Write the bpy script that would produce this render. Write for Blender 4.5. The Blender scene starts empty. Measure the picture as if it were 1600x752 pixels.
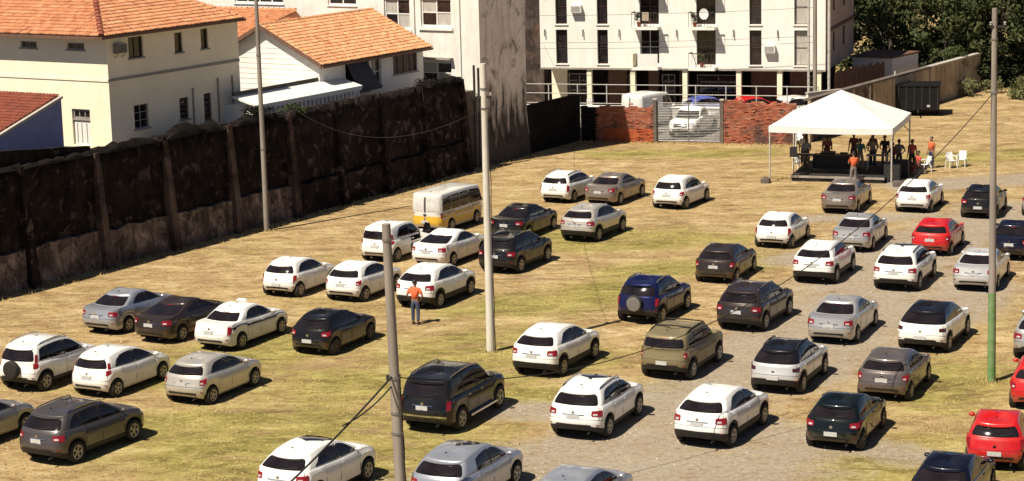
import bpy, bmesh, math, random
from mathutils import Vector, Matrix, noise as mnoise
random.seed(11)
sc = bpy.context.scene
COL = sc.collection
rad = math.radians

# ------------------------------------------------------------------ camera
CAM_H = 18.2; PITCH = 10.7; ROLL = 1.43; FOCAL_PX = 3300.0
cd = bpy.data.cameras.new('camera'); cam = bpy.data.objects.new('camera', cd); COL.objects.link(cam)
cd.sensor_width = 36.0; cd.lens = 36.0 * FOCAL_PX / 1600.0
cd.clip_start = 0.5; cd.clip_end = 6000
_p, _r = rad(PITCH), rad(ROLL)
_f = Vector((0, math.cos(_p), -math.sin(_p))); _u0 = Vector((0, math.sin(_p), math.cos(_p))); _r0 = Vector((1, 0, 0))
_rt = _r0 * math.cos(_r) - _u0 * math.sin(_r); _up = _r0 * math.sin(_r) + _u0 * math.cos(_r)
M = Matrix((( _rt.x, _up.x, -_f.x, 0), (_rt.y, _up.y, -_f.y, 0), (_rt.z, _up.z, -_f.z, CAM_H), (0, 0, 0, 1)))
cam.matrix_world = M
sc.camera = cam

# ------------------------------------------------------------------ light
SUN_AZ = 47.5      # shadows fall towards this bearing, clockwise from +Y
SUN_EL = 56.0
w = bpy.data.worlds.new('World'); sc.world = w; w.use_nodes = True
nt = w.node_tree; nt.nodes.clear()
sky = nt.nodes.new('ShaderNodeTexSky'); sky.sky_type = 'NISHITA'; sky.sun_disc = False
sky.sun_elevation = rad(SUN_EL); sky.sun_rotation = rad(SUN_AZ + 180)
sky.air_density = 0.45; sky.dust_density = 0.4; sky.ozone_density = 1.0
bg = nt.nodes.new('ShaderNodeBackground'); bg.inputs[1].default_value = 0.05
wo = nt.nodes.new('ShaderNodeOutputWorld')
nt.links.new(sky.outputs[0], bg.inputs[0]); nt.links.new(bg.outputs[0], wo.inputs[0])
ld = bpy.data.lights.new('sun', 'SUN'); ld.energy = 5.0; ld.angle = rad(0.5); ld.color = (1.0, 0.91, 0.76)
sun = bpy.data.objects.new('sun', ld); COL.objects.link(sun)
_d = Vector((math.sin(rad(SUN_AZ)) * math.cos(rad(SUN_EL)), math.cos(rad(SUN_AZ)) * math.cos(rad(SUN_EL)), -math.sin(rad(SUN_EL))))
sun.rotation_euler = _d.to_track_quat('-Z', 'Y').to_euler(); sun.location = (-40, -30, 60)
vs = sc.view_settings
vs.view_transform = 'Standard'; vs.look = 'None'; vs.gamma = 1.0; vs.use_curve_mapping = False
vs.exposure = 0.55
sc.render.engine = 'CYCLES'
sc.cycles.max_bounces = 5; sc.cycles.diffuse_bounces = 2; sc.cycles.glossy_bounces = 3

# ------------------------------------------------------------------ materials
MATS = {}
def node(nt, t, **kw):
    n = nt.nodes.new(t)
    for k, v in kw.items(): setattr(n, k, v)
    return n
def ramp(nt, fac, stops):
    r = node(nt, 'ShaderNodeValToRGB'); cr = r.color_ramp
    while len(cr.elements) < len(stops): cr.elements.new(0.5)
    for e, (p, c) in zip(cr.elements, stops):
        e.position = p; e.color = (c[0], c[1], c[2], 1)
    nt.links.new(fac, r.inputs[0]); return r.outputs[0]
def noise_tex(nt, co, scale, detail=5, rough=0.6, dist=0.0):
    n = node(nt, 'ShaderNodeTexNoise'); n.inputs['Scale'].default_value = scale
    n.inputs['Detail'].default_value = detail; n.inputs['Roughness'].default_value = rough; n.inputs['Distortion'].default_value = dist
    if co is not None: nt.links.new(co, n.inputs['Vector'])
    return n.outputs[0]
def mixc(nt, fac, a, b, mode='MIX'):
    m = node(nt, 'ShaderNodeMix', data_type='RGBA', blend_type=mode)
    for sock, v in ((m.inputs[0], fac), (m.inputs[6], a), (m.inputs[7], b)):
        if isinstance(v, (int, float)): sock.default_value = v
        elif isinstance(v, tuple): sock.default_value = (v[0], v[1], v[2], 1)
        else: nt.links.new(v, sock)
    return m.outputs[2]
def math_n(nt, op, a, b=0.0, c=0.0):
    m = node(nt, 'ShaderNodeMath', operation=op)
    for i, v in enumerate((a, b, c)):
        if isinstance(v, (int, float)): m.inputs[i].default_value = v
        else: nt.links.new(v, m.inputs[i])
    return m.outputs[0]
def newmat(name):
    m = bpy.data.materials.new(name); m.use_nodes = True
    nt = m.node_tree; b = nt.nodes['Principled BSDF']; MATS[name] = m
    return m, nt, b
def coords(nt, kind='Object', scale=None):
    t = node(nt, 'ShaderNodeTexCoord'); o = t.outputs[kind]
    if scale:
        mp = node(nt, 'ShaderNodeMapping'); mp.inputs['Scale'].default_value = scale
        nt.links.new(o, mp.inputs[0]); o = mp.outputs[0]
    return o
def pm(name, c1, c2=None, scale=3.0, rough=0.8, metal=0.0, coat=0.0, bump=0.0, bscale=None, spec=0.5, stretch=None, lo=.35, hi=.65, coat_r=0.05, sheen=0):
    m, nt, b = newmat(name)
    b.inputs['Roughness'].default_value = rough; b.inputs['Metallic'].default_value = metal
    b.inputs['Coat Weight'].default_value = coat; b.inputs['Coat Roughness'].default_value = coat_r
    b.inputs['Specular IOR Level'].default_value = spec
    co = coords(nt, 'Object', stretch)
    if c2 is not None:
        f = noise_tex(nt, co, scale)
        nt.links.new(ramp(nt, f, [(lo, c1), (hi, c2)]), b.inputs['Base Color'])
    else:
        f = noise_tex(nt, co, scale)
        k = 0.9
        nt.links.new(ramp(nt, f, [(.3, tuple(x * k for x in c1)), (.7, c1)]), b.inputs['Base Color'])
    if bump:
        bn = node(nt, 'ShaderNodeBump'); bn.inputs['Strength'].default_value = bump; bn.inputs['Distance'].default_value = 0.03
        nt.links.new(noise_tex(nt, co, bscale or scale * 4), bn.inputs['Height']); nt.links.new(bn.outputs[0], b.inputs['Normal'])
    return m
def stained(name, base, stain, drip, amount=.5, sc_=0.8, rough=.9, bump=.25, third=None, damp=0, grain=.35, spec=.08):
    """plaster with vertical drip stains, patches and grain"""
    m, nt, b = newmat(name); b.inputs['Roughness'].default_value = rough; b.inputs['Specular IOR Level'].default_value = spec
    co = coords(nt, 'Object'); cv = coords(nt, 'Object', (1.6, 1.6, 0.22))
    f1 = noise_tex(nt, co, sc_, 8, .65, .6); f2 = noise_tex(nt, cv, 1.4, 7, .7); f3 = noise_tex(nt, co, 6, 6, .7)
    c = ramp(nt, f1, [(amount - .1, base), (amount + .1, stain)])
    c = mixc(nt, ramp(nt, f2, [(.48, (0, 0, 0)), (.68, (.75, .75, .75))]), c, drip)
    if third:
        f4 = noise_tex(nt, co, sc_ * 1.7, 6, .6, 1.0)
        c = mixc(nt, ramp(nt, f4, [(.55, (0, 0, 0)), (.68, (.9, .9, .9))]), c, third)
    c = mixc(nt, grain, c, ramp(nt, f3, [(.3, (.35, .35, .35)), (.7, (1, 1, 1))]), 'MULTIPLY')
    if damp:   # mould climbing from the foot of the wall
        sx = node(nt, 'ShaderNodeSeparateXYZ'); nt.links.new(co, sx.inputs[0])
        hgt = math_n(nt, 'ADD', math_n(nt, 'MULTIPLY', sx.outputs[2], 1.0 / damp), math_n(nt, 'MULTIPLY', math_n(nt, 'SUBTRACT', f2, .5), 2.4))
        c = mixc(nt, ramp(nt, hgt, [(.55, (.94, .94, .94)), (1.15, (0, 0, 0))]), c, (.020, .016, .014))
    nt.links.new(c, b.inputs['Base Color'])
    bn = node(nt, 'ShaderNodeBump'); bn.inputs['Strength'].default_value = bump; bn.inputs['Distance'].default_value = .05
    nt.links.new(f3, bn.inputs['Height']); nt.links.new(bn.outputs[0], b.inputs['Normal'])
    return m

def paint(name, c, metal=0.0, rough=.38, coat=.9):
    m, nt, b = newmat('paint_' + name)
    b.inputs['Metallic'].default_value = metal; b.inputs['Roughness'].default_value = rough
    b.inputs['Coat Weight'].default_value = coat * (.85 if max(c) > .2 else .8); b.inputs['Coat Roughness'].default_value = .06
    b.inputs['Specular IOR Level'].default_value = .4 if max(c) > .2 else .15
    co = coords(nt, 'Object')
    f = noise_tex(nt, co, 2.3, 5, .6)
    k = .22 if max(c) > .2 else .05
    dust = tuple((1 - k) * x + k * y for x, y in zip(c, (.34, .26, .17)))
    col = ramp(nt, f, [(.42, c), (.95, dust)])
    sx = node(nt, 'ShaderNodeSeparateXYZ'); nt.links.new(co, sx.inputs[0])   # road dirt thrown up on sills and bumpers
    hz = math_n(nt, 'ADD', sx.outputs[2], math_n(nt, 'MULTIPLY', math_n(nt, 'SUBTRACT', noise_tex(nt, co, 5.0, 5, .7), .5), .7))
    col = mixc(nt, ramp(nt, hz, [(.22, (.42, .42, .42)), (.62, (0, 0, 0))]), col, (.27, .20, .13))
    nt.links.new(col, b.inputs['Base Color'])
    return m
paint('white', (.80, .78, .74)); paint('white2', (.78, .76, .72))
paint('silver', (.50, .49, .48), .55, .32); paint('silverblue', (.42, .44, .49), .55, .32); paint('silverwhite', (.62, .61, .60), .4, .34)
paint('champagne', (.56, .52, .46), .45, .34); paint('grey', (.26, .25, .25), .4, .4)
paint('darkgrey', (.085, .075, .075), .4, .34); paint('darkbrown', (.035, .026, .024), .3, .34)
paint('brown', (.13, .11, .105), .4, .34); paint('bronze', (.24, .20, .17), .45, .34)
paint('black', (.008, .008, .009), .1, .3); paint('navy', (.006, .007, .018), .2, .3); paint('teal', (.005, .009, .010), .2, .3)
paint('blue', (.008, .011, .060), .3, .3); paint('red', (.50, .008, .010), .05, .34); paint('olive', (.19, .155, .085), .15, .5, .4)
paint('blackroof', (.008, .008, .011), .1, .25); paint('yellow', (.66, .40, .03), 0, .45)
paint('vanwhite', (.62, .60, .56)); pm('van_panel', (.66, .65, .63), (.50, .49, .47), 3, rough=.35)
paint('blue2', (.10, .13, .45), .1, .35)
pm('glass_dark', (.009, .007, .008), (.018, .014, .016), 1.5, rough=.06, spec=.42)
pm('glass_tint', (.020, .018, .022), (.035, .03, .03), rough=.08, spec=.6)
pm('plastic', (.018, .017, .017), (.028, .026, .025), 8, rough=.6, spec=.3)
pm('seam', (.02, .018, .018), rough=.9)
pm('underbody', (.006, .006, .006), rough=.9, spec=.05)
pm('tyre', (.012, .011, .011), (.03, .027, .023), 9, rough=.9)
pm('rim', (.42, .41, .40), (.30, .28, .26), 9, rough=.35, metal=.7)
pm('rim_dark', (.06, .06, .06), (.03, .03, .03), 9, rough=.35, metal=.6)
pm('tail_red', (.30, .010, .012), (.16, .005, .007), 14, rough=.18, coat=.6)
pm('lamp_clear', (.55, .55, .55), (.35, .35, .36), 30, rough=.12, coat=.6)
pm('lamp_dark', (.06, .012, .014), rough=.15, coat=.6)
pm('plate', (.62, .62, .60), (.35, .35, .36), 60, rough=.5)
pm('chrome', (.62, .62, .62), rough=.15, metal=1)
pm('amber', (.5, .18, .02), rough=.2, coat=.5)

pm('plaster_white', (.84, .81, .75), (.76, .73, .66), 1.1, rough=.9, bump=.08, bscale=20)
pm('plaster_cream', (.90, .81, .61), (.83, .74, .55), .9, rough=.9, bump=.08, bscale=20)
pm('plaster_blue', (.22, .25, .42), (.17, .195, .34), 1.0, rough=.85, bump=.1)
pm('trim_grey', (.35, .32, .28), (.25, .22, .19), 3, rough=.9)
pm('white_paint', (.80, .78, .74), (.70, .68, .63), 2, rough=.6)
pm('wood_dark', (.055, .028, .018), (.10, .05, .03), 5, rough=.6, stretch=(1, 1, .2))
pm('wood_brown', (.11, .055, .035), (.17, .09, .06), 5, rough=.7, stretch=(1, 1, .2))
pm('window_dark', (.010, .008, .009), (.030, .024, .024), 2.5, rough=.08, spec=.6)
pm('curtain', (.50, .47, .42), (.32, .30, .27), 3, rough=.9, stretch=(6, 6, .4))
pm('dark_interior', (.012, .009, .009), (.035, .024, .02), 1.2, rough=.9)
pm('concrete', (.46, .42, .37), (.34, .31, .27), 2, rough=.92, bump=.2)
pm('concrete_dark', (.16, .13, .11), (.09, .075, .065), 2, rough=.92, bump=.2)
pm('pole_white', (.66, .62, .54), (.52, .48, .41), 1.5, rough=.8, stretch=(1, 1, .3))
pm('pole_grey', (.30, .26, .22), (.20, .17, .145), 2.5, rough=.85, stretch=(1, 1, .15), bump=.15)
pm('pole_green', (.10, .22, .065), (.20, .28, .13), 3.0, rough=.7)
pm('metal_grey', (.30, .29, .28), (.20, .19, .18), 5, rough=.45, metal=.6)
pm('metal_dark', (.03, .028, .027), (.05, .045, .04), 5, rough=.5, metal=.3)
pm('steel_light', (.62, .60, .56), (.5, .48, .44), 5, rough=.45, metal=.3)
pm('cable', (.018, .014, .011), rough=.7)
pm('rubble', (.006, .005, .0045), (.016, .013, .011), 2.4, spec=.05, rough=.95, bump=.6)
stained('mould_wall', (.010, .008, .007), (.028, .021, .018), (.005, .004, .004), .52, .9, third=(.085, .062, .052))
stained('mould_patchy', (.011, .009, .008), (.034, .026, .023), (.006, .005, .005), .5, .9, third=(.13, .10, .088))
stained('plinth_wall', (.38, .295, .25), (.13, .098, .083), (.022, .017, .015), .46, 1.3, third=(.035, .027, .024), grain=.6)
stained('buttress', (.15, .115, .10), (.05, .038, .034), (.022, .017, .016), .46, .6, third=(.15, .08, .055))
stained('old_side_wall', (.88, .82, .79), (.76, .69, .655), (.50, .42, .38), .56, .5, third=(.26, .21, .19), damp=4.3, grain=.2)
stained('old_front_wall', (.80, .78, .73), (.72, .69, .63), (.62, .58, .53), .52, .8, bump=.12, grain=.15)
stained('tan_wall', (.56, .45, .32), (.38, .30, .21), (.20, .15, .11), .5, .4)
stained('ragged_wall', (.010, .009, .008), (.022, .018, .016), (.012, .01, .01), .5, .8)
stained('apt_wall', (.86, .83, .77), (.83, .80, .735), (.74, .70, .64), .52, .5, bump=.08, grain=.10)
pm('mortar', (.20, .16, .13), (.12, .095, .08), 3, rough=.95)
def brick_mat():
    m, nt, b = newmat('brick'); b.inputs['Roughness'].default_value = .92
    co = coords(nt, 'Object')
    g = node(nt, 'ShaderNodeNewGeometry'); r = g.outputs['Random Per Island']
    c = ramp(nt, r, [(0, (.33, .085, .045)), (.35, (.42, .14, .075)), (.6, (.26, .075, .05)), (.85, (.46, .20, .12)), (1, (.15, .06, .045))])
    f = noise_tex(nt, co, .75, 6, .6, .7)
    c = mixc(nt, ramp(nt, f, [(.50, (0, 0, 0)), (.62, (.85, .85, .85))]), c, (.075, .048, .042))
    nt.links.new(c, b.inputs['Base Color'])
brick_mat()
pm('brick_painted', (.50, .135, .055), (.36, .09, .042), 2.2, rough=.9, bump=.3, spec=.1)
def tile_mat(name, cols, dirt):
    m, nt, b = newmat(name); b.inputs['Roughness'].default_value = .85
    co = coords(nt, 'Object'); g = node(nt, 'ShaderNodeNewGeometry')
    n = len(cols)
    c = ramp(nt, g.outputs['Random Per Island'], [(i / (n - 1), x) for i, x in enumerate(cols)])
    f = noise_tex(nt, coords(nt, 'Object', (.25, 1.0, 1.0)), 1.3, 6, .7, .4)
    c = mixc(nt, ramp(nt, f, [(.52, (0, 0, 0)), (.78, (.6, .6, .6))]), c, dirt)
    nt.links.new(c, b.inputs['Base Color'])
tile_mat('tile_orange', [(.50, .205, .090), (.56, .25, .12), (.44, .175, .075), (.60, .30, .155), (.50, .21, .095), (.36, .13, .065)], (.17, .075, .045))
tile_mat('tile_pale', [(.58, .26, .115), (.63, .31, .15), (.52, .22, .09), (.66, .36, .19), (.58, .27, .12), (.42, .17, .08)], (.25, .12, .07))
tile_mat('tile_dark', [(.22, .055, .03), (.27, .075, .04), (.18, .045, .028)], (.07, .03, .025))
def leaf_mat(name, cols):
    m, nt, b = newmat(name); b.inputs['Roughness'].default_value = .7
    b.inputs['Specular IOR Level'].default_value = .08 if ('black' in name or 'straw' in name) else .25
    g = node(nt, 'ShaderNodeNewGeometry'); n = len(cols)
    c = ramp(nt, g.outputs['Random Per Island'], [(i / (n - 1), x) for i, x in enumerate(cols)])
    nt.links.new(c, b.inputs['Base Color'])
    b.inputs['Transmission Weight'].default_value = 0
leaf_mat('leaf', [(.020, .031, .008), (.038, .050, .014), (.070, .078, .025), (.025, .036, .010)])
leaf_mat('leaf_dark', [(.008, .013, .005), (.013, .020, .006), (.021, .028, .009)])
leaf_mat('leaf_black', [(.006, .007, .004), (.010, .011, .006), (.018, .017, .010)])
leaf_mat('leaf_pale', [(.12, .13, .05), (.17, .16, .07), (.09, .11, .04)])
pm('bark', (.08, .06, .045), (.045, .034, .026), 4, rough=.95, stretch=(3, 3, .4), bump=.5)
pm('tent_cloth', (.76, .75, .725), (.70, .69, .66), 1.2, rough=.75)
pm('plastic_white', (.78, .77, .74), rough=.45)
pm('stage_black', (.010, .009, .009), (.022, .019, .018), 5, rough=.8)
pm('speaker_black', (.012, .012, .012), (.02, .02, .02), 30, rough=.7)
pm('asphalt', (.10, .09, .08), (.14, .125, .11), 1.2, rough=.95, bump=.2, bscale=40)
pm('pavement', (.28, .25, .21), (.22, .19, .16), 1.5, rough=.95)
pm('trailer_black', (.005, .005, .005), (.009, .008, .008), 2, rough=.7, spec=.2)
pm('skin_tan', (.30, .16, .10), rough=.6); pm('skin_brown', (.14, .07, .045), rough=.6)
pm('hair', (.010, .008, .007), rough=.6)
for nme, c in dict(orange=(.78, .15, .05), dark=(.050, .042, .042), maroon=(.16, .045, .04), teal=(.05, .13, .14), sand=(.42, .34, .25), check=(.22, .24, .30), grey=(.20, .18, .17), jean=(.06, .075, .13), khaki=(.24, .19, .14), red=(.55, .09, .06), navy=(.035, .042, .085), black=(.025, .025, .025), white=(.7, .68, .65), shoe=(.03, .025, .022)).items():
    pm('cloth_' + nme, c, tuple(x * .8 for x in c), 12, rough=.9)

# ------------------------------------------------------------------ mesh helpers
class MB:
    def __init__(s): s.v = []; s.f = []
    def quad(s, a, b, c, d):
        i = len(s.v); s.v += [tuple(a), tuple(b), tuple(c), tuple(d)]; s.f.append((i, i + 1, i + 2, i + 3))
    def poly(s, pts):
        i = len(s.v); s.v += [tuple(p) for p in pts]; s.f.append(tuple(range(i, i + len(pts))))
    def box(s, x0, x1, y0, y1, z0, z1):
        i = len(s.v)
        s.v += [(x0, y0, z0), (x1, y0, z0), (x1, y1, z0), (x0, y1, z0), (x0, y0, z1), (x1, y0, z1), (x1, y1, z1), (x0, y1, z1)]
        s.f += [(i, i + 3, i + 2, i + 1), (i + 4, i + 5, i + 6, i + 7), (i, i + 1, i + 5, i + 4), (i + 1, i + 2, i + 6, i + 5), (i + 2, i + 3, i + 7, i + 6), (i + 3, i, i + 4, i + 7)]
        return s
    def hexa(s, bot, top):
        i = len(s.v); s.v += [tuple(p) for p in bot] + [tuple(p) for p in top]
        s.f += [(i, i + 3, i + 2, i + 1), (i + 4, i + 5, i + 6, i + 7), (i, i + 1, i + 5, i + 4), (i + 1, i + 2, i + 6, i + 5), (i + 2, i + 3, i + 7, i + 6), (i + 3, i, i + 4, i + 7)]
        return s
    def obox(s, c, ax, ay, az):
        """box from centre and three half-axis vectors"""
        c, ax, ay, az = Vector(c), Vector(ax), Vector(ay), Vector(az)
        return s.hexa([c - ax - ay - az, c + ax - ay - az, c + ax + ay - az, c - ax + ay - az], [c - ax - ay + az, c + ax - ay + az, c + ax + ay + az, c - ax + ay + az])
    def tube(s, pts, r, n=8, cap=True):
        pts = [Vector(p) for p in pts]; rs = r if isinstance(r, (list, tuple)) else [r] * len(pts)
        base = len(s.v)
        for k, p in enumerate(pts):
            t = (pts[min(k + 1, len(pts) - 1)] - pts[max(k - 1, 0)]).normalized()
            a = Vector((1, 0, 0)) if abs(t.x) < .8 else Vector((0, 1, 0))
            e1 = t.cross(a).normalized(); e2 = t.cross(e1)
            for j in range(n):
                th = 2 * math.pi * j / n; s.v.append(tuple(p + (e1 * math.cos(th) + e2 * math.sin(th)) * rs[k]))
        for k in range(len(pts) - 1):
            for j in range(n):
                a = base + k * n + j; b = base + k * n + (j + 1) % n
                s.f.append((a, b, b + n, a + n))
        if cap:
            s.f.append(tuple(base + j for j in reversed(range(n)))); e = base + (len(pts) - 1) * n
            s.f.append(tuple(e + j for j in range(n)))
        return s
    def grid(s, rows, closed=False):
        base = len(s.v); m = len(rows[0])
        for r in rows: s.v += [tuple(p) for p in r]
        for i in range(len(rows) - 1):
            for j in range(m if closed else m - 1):
                a = base + i * m + j; b = base + i * m + (j + 1) % m
                s.f.append((a, b, b + m, a + m))
        return s
    def mesh(s, name, smooth=None):
        me = bpy.data.meshes.new(name); me.from_pydata(s.v, [], s.f); me.update()
        if smooth is not None:
            me.polygons.foreach_set('use_smooth', [True] * len(me.polygons))
            if smooth < 180: me.set_sharp_from_angle(angle=rad(smooth))
        return me
    def build(s, name, mat, parent=None, smooth=None, fix=False, bevel=0):
        me = s.mesh(name, smooth)
        if fix: fixnormals(me)
        return link(name, me, mat, parent)
def fixnormals(me):
    bm = bmesh.new(); bm.from_mesh(me); bmesh.ops.remove_doubles(bm, verts=bm.verts, dist=1e-5); bmesh.ops.recalc_face_normals(bm, faces=bm.faces); bm.to_mesh(me); bm.free()
def link(name, me, mat=None, parent=None):
    o = bpy.data.objects.new(name, me); COL.objects.link(o)
    if mat is not None:
        if len(me.materials) == 0: me.materials.append(None)
        o.material_slots[0].link = 'OBJECT'; o.material_slots[0].material = MATS[mat]
    if parent is not None: o.parent = parent
    return o
def thing(name, label, cat, loc=(0, 0, 0), rz=0.0, group=None):
    o = bpy.data.objects.new(name, None); COL.objects.link(o); o.empty_display_size = .2
    o.location = loc; o.rotation_euler = (0, 0, rad(rz)); o['label'] = label; o['category'] = cat
    if group: o['group'] = group
    return o
def tag(o, label, cat, group=None):
    o['label'] = label; o['category'] = cat
    if group: o['group'] = group
    return o
def struct(o): o['kind'] = 'structure'; return o
def stuff(o, label=None, cat=None):
    o['kind'] = 'stuff'
    if label: o['label'] = label
    if cat: o['category'] = cat
    return o
def lerp(a, b, t): return a + (b - a) * t
def interp(tab, x):
    if x <= tab[0][0]: return tab[0][1]
    for (x0, y0), (x1, y1) in zip(tab, tab[1:]):
        if x <= x1: return y0 + (y1 - y0) * (x - x0) / (x1 - x0)
    return tab[-1][1]
def sinterp(tab, x):
    """smooth (cosine-free, monotone) interpolation"""
    if x <= tab[0][0]: return tab[0][1]
    for (x0, y0), (x1, y1) in zip(tab, tab[1:]):
        if x <= x1:
            t = (x - x0) / (x1 - x0); t = .5 * t + .5 * t * t * (3 - 2 * t); return y0 + (y1 - y0) * t
    return tab[-1][1]
WALL_RZ = 58.3
WO = Vector((-18.0, 92.7, 0)); WU = Vector((math.sin(rad(31.7)), math.cos(rad(31.7)), 0)); WN = Vector((math.cos(rad(31.7)), -math.sin(rad(31.7)), 0))
def wpt(a, b, z=0.0): return WO + WU * a + WN * b + Vector((0, 0, z))

# ------------------------------------------------------------------ ground
GRAVEL = [ # capsules (x0,y0,x1,y1,radius): trodden gravel on the lot
 (-2, 57, 5, 60, 3.0), (1.5, 61, 6, 64, 2.6), (5, 66, 9, 72, 2.3), (9, 71, 14, 80, 3.0), (8.5, 75, 12, 79, 2.0), (13, 80, 17, 90, 3.2),
 (16.5, 79, 18.5, 84, 2.0), (17, 90, 24, 101, 2.8), (12.5, 90, 15, 92, 1.6), (21, 109, 32, 111, 1.8), (-0.5, 66.5, 3, 66, 1.2), (6.5, 60, 9, 62, 1.8), (24, 96, 30, 108, 1.8), (14, 100, 20, 100, 1.0), (-3.5, 40, 5, 58, 4.0), (10, 62, 12, 60, 1.0)]
GREEN = [(-12, 73, -8, 76, 2.5), (-9, 64, -4, 62, 4), (-2, 71, 1, 73, 2.4), (0, 68.5, 6, 68.5, 1.2), (-6, 70, -1, 75, 3), (11, 60, 14, 60, 3), (13.5, 66, 15.5, 70, 1.8), (-1, 82, 4, 84, 2.0), (2, 96, 10, 95, 2.4), (6, 123, 14, 122, 1.8), (-14, 66, -9, 66, 2.0), (-4, 60, -1.5, 62, 2), (6, 88, 10, 90, 2), (25, 118, 32, 120, 2.5)]
def capd(c, x, y):
    x0, y0, x1, y1, r = c; dx, dy = x1 - x0, y1 - y0
    t = max(0, min(1, ((x - x0) * dx + (y - y0) * dy) / (dx * dx + dy * dy)))
    return math.hypot(x - x0 - t * dx, y - y0 - t * dy) / r
def mask(caps, x, y, soft=.45):
    d = min(capd(c, x, y) for c in caps)
    d += .35 * mnoise.noise(Vector((x * .45, y * .45, 3.1))) + .2 * mnoise.noise(Vector((x * 1.4, y * 1.4, 7.7)))
    return max(0., min(1., (1 + soft - d) / (2 * soft)))
def axis(lo, hi, step, far):
    a = []; d = 6.0; x = lo
    while x > -far: a.append(x - d); x -= d; d *= 1.8
    a.reverse(); n = int((hi - lo) / step); a += [lo + (hi - lo) * i / n for i in range(n + 1)]
    d = 6.0; x = hi
    while x < far: a.append(x + d); x += d; d *= 1.8
    return a
gx = axis(-28, 40, .55, 3000); gy = axis(42, 152, .6, 3500)
me = bpy.data.meshes.new('ground'); nx, ny = len(gx), len(gy)
gv = [(x, y, 0.0) for y in gy for x in gx]
gf = [(j * nx + i, j * nx + i + 1, (j + 1) * nx + i + 1, (j + 1) * nx + i) for j in range(ny - 1) for i in range(nx - 1)]
me.from_pydata(gv, [], gf); me.update()
ag = me.attributes.new('gravel', 'FLOAT', 'POINT'); an = me.attributes.new('green', 'FLOAT', 'POINT')
inb = lambda x, y: -30 < x < 42 and 40 < y < 155
ag.data.foreach_set('value', [mask(GRAVEL, x, y) if inb(x, y) else 0. for x, y, z in gv])
an.data.foreach_set('value', [mask(GREEN, x, y, .7) if inb(x, y) else .4 for x, y, z in gv])
m, nt, b = newmat('ground'); b.inputs['Roughness'].default_value = .95; b.inputs['Specular IOR Level'].default_value = .2
geo = node(nt, 'ShaderNodeNewGeometry'); P = geo.outputs['Position']
def attr(n):
    a = node(nt, 'ShaderNodeAttribute'); a.attribute_name = n; return a.outputs['Fac']
mp = node(nt, 'ShaderNodeMapping'); mp.inputs['Scale'].default_value = (.5, 1.0, 1); mp.inputs['Rotation'].default_value = (0, 0, .5); nt.links.new(P, mp.inputs[0])
n_big = noise_tex(nt, P, .16, 5, .6, .5); n_mid = noise_tex(nt, mp.outputs[0], .75, 7, .7, .6); n_fine = noise_tex(nt, P, 5.0, 8, .75); n_grit = noise_tex(nt, P, 22, 4, .8)
n_clump = noise_tex(nt, mp.outputs[0], 2.2, 8, .78, .5)
tone = math_n(nt, 'ADD', math_n(nt, 'MULTIPLY', n_mid, .45), math_n(nt, 'MULTIPLY', n_clump, .55))
straw = ramp(nt, tone, [(.37, (.155, .095, .042)), (.45, (.295, .198, .090)), (.53, (.42, .305, .150)), (.62, (.60, .47, .275))])
green = ramp(nt, tone, [(.37, (.092, .078, .022)), (.46, (.21, .178, .048)), (.55, (.335, .282, .085)), (.64, (.49, .42, .18))])
gm = math_n(nt, 'ADD', attr('green'), math_n(nt, 'MULTIPLY', math_n(nt, 'SUBTRACT', n_big, .5), 2.2))
gm = math_n(nt, 'ADD', gm, math_n(nt, 'MULTIPLY', math_n(nt, 'SUBTRACT', n_clump, .5), 2.6))
c = mixc(nt, ramp(nt, gm, [(.12, (0, 0, 0)), (.85, (.95, .95, .95))]), straw, green)
bare = ramp(nt, noise_tex(nt, mp.outputs[0], .42, 7, .7, .9), [(.54, (0, 0, 0)), (.66, (.75, .75, .75))])
c = mixc(nt, bare, c, ramp(nt, n_clump, [(.35, (.19, .115, .06)), (.65, (.38, .26, .15))]))
grav = ramp(nt, n_grit, [(.28, (.19, .155, .118)), (.5, (.33, .282, .222)), (.72, (.47, .415, .335))])
grav = mixc(nt, ramp(nt, n_mid, [(.35, (.5, .5, .5)), (.6, (0, 0, 0))]), grav, (.30, .225, .15))
km = math_n(nt, 'ADD', attr('gravel'), math_n(nt, 'MULTIPLY', math_n(nt, 'SUBTRACT', n_fine, .5), 1.3))
km = math_n(nt, 'ADD', km, math_n(nt, 'MULTIPLY', math_n(nt, 'SUBTRACT', n_clump, .5), 2.6))
c = mixc(nt, ramp(nt, km, [(.18, (0, 0, 0)), (1.0, (.95, .95, .95))]), c, grav)
c = mixc(nt, .75, c, ramp(nt, n_fine, [(.28, (.38, .36, .32)), (.5, (.9, .9, .9)), (.72, (1.3, 1.3, 1.25))]), 'MULTIPLY')
nt.links.new(c, b.inputs['Base Color'])
bn = node(nt, 'ShaderNodeBump'); bn.inputs['Strength'].default_value = .55; bn.inputs['Distance'].default_value = .09
nt.links.new(math_n(nt, 'ADD', math_n(nt, 'MULTIPLY', n_fine, .7), math_n(nt, 'MULTIPLY', n_grit, .3)), bn.inputs['Height']); nt.links.new(bn.outputs[0], b.inputs['Normal'])
struct(link('ground', me, 'ground'))

CWA = Vector((4.4, 128.42, 0)); CWB = Vector((math.cos(rad(-16)), math.sin(rad(-16)), 0))
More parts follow.
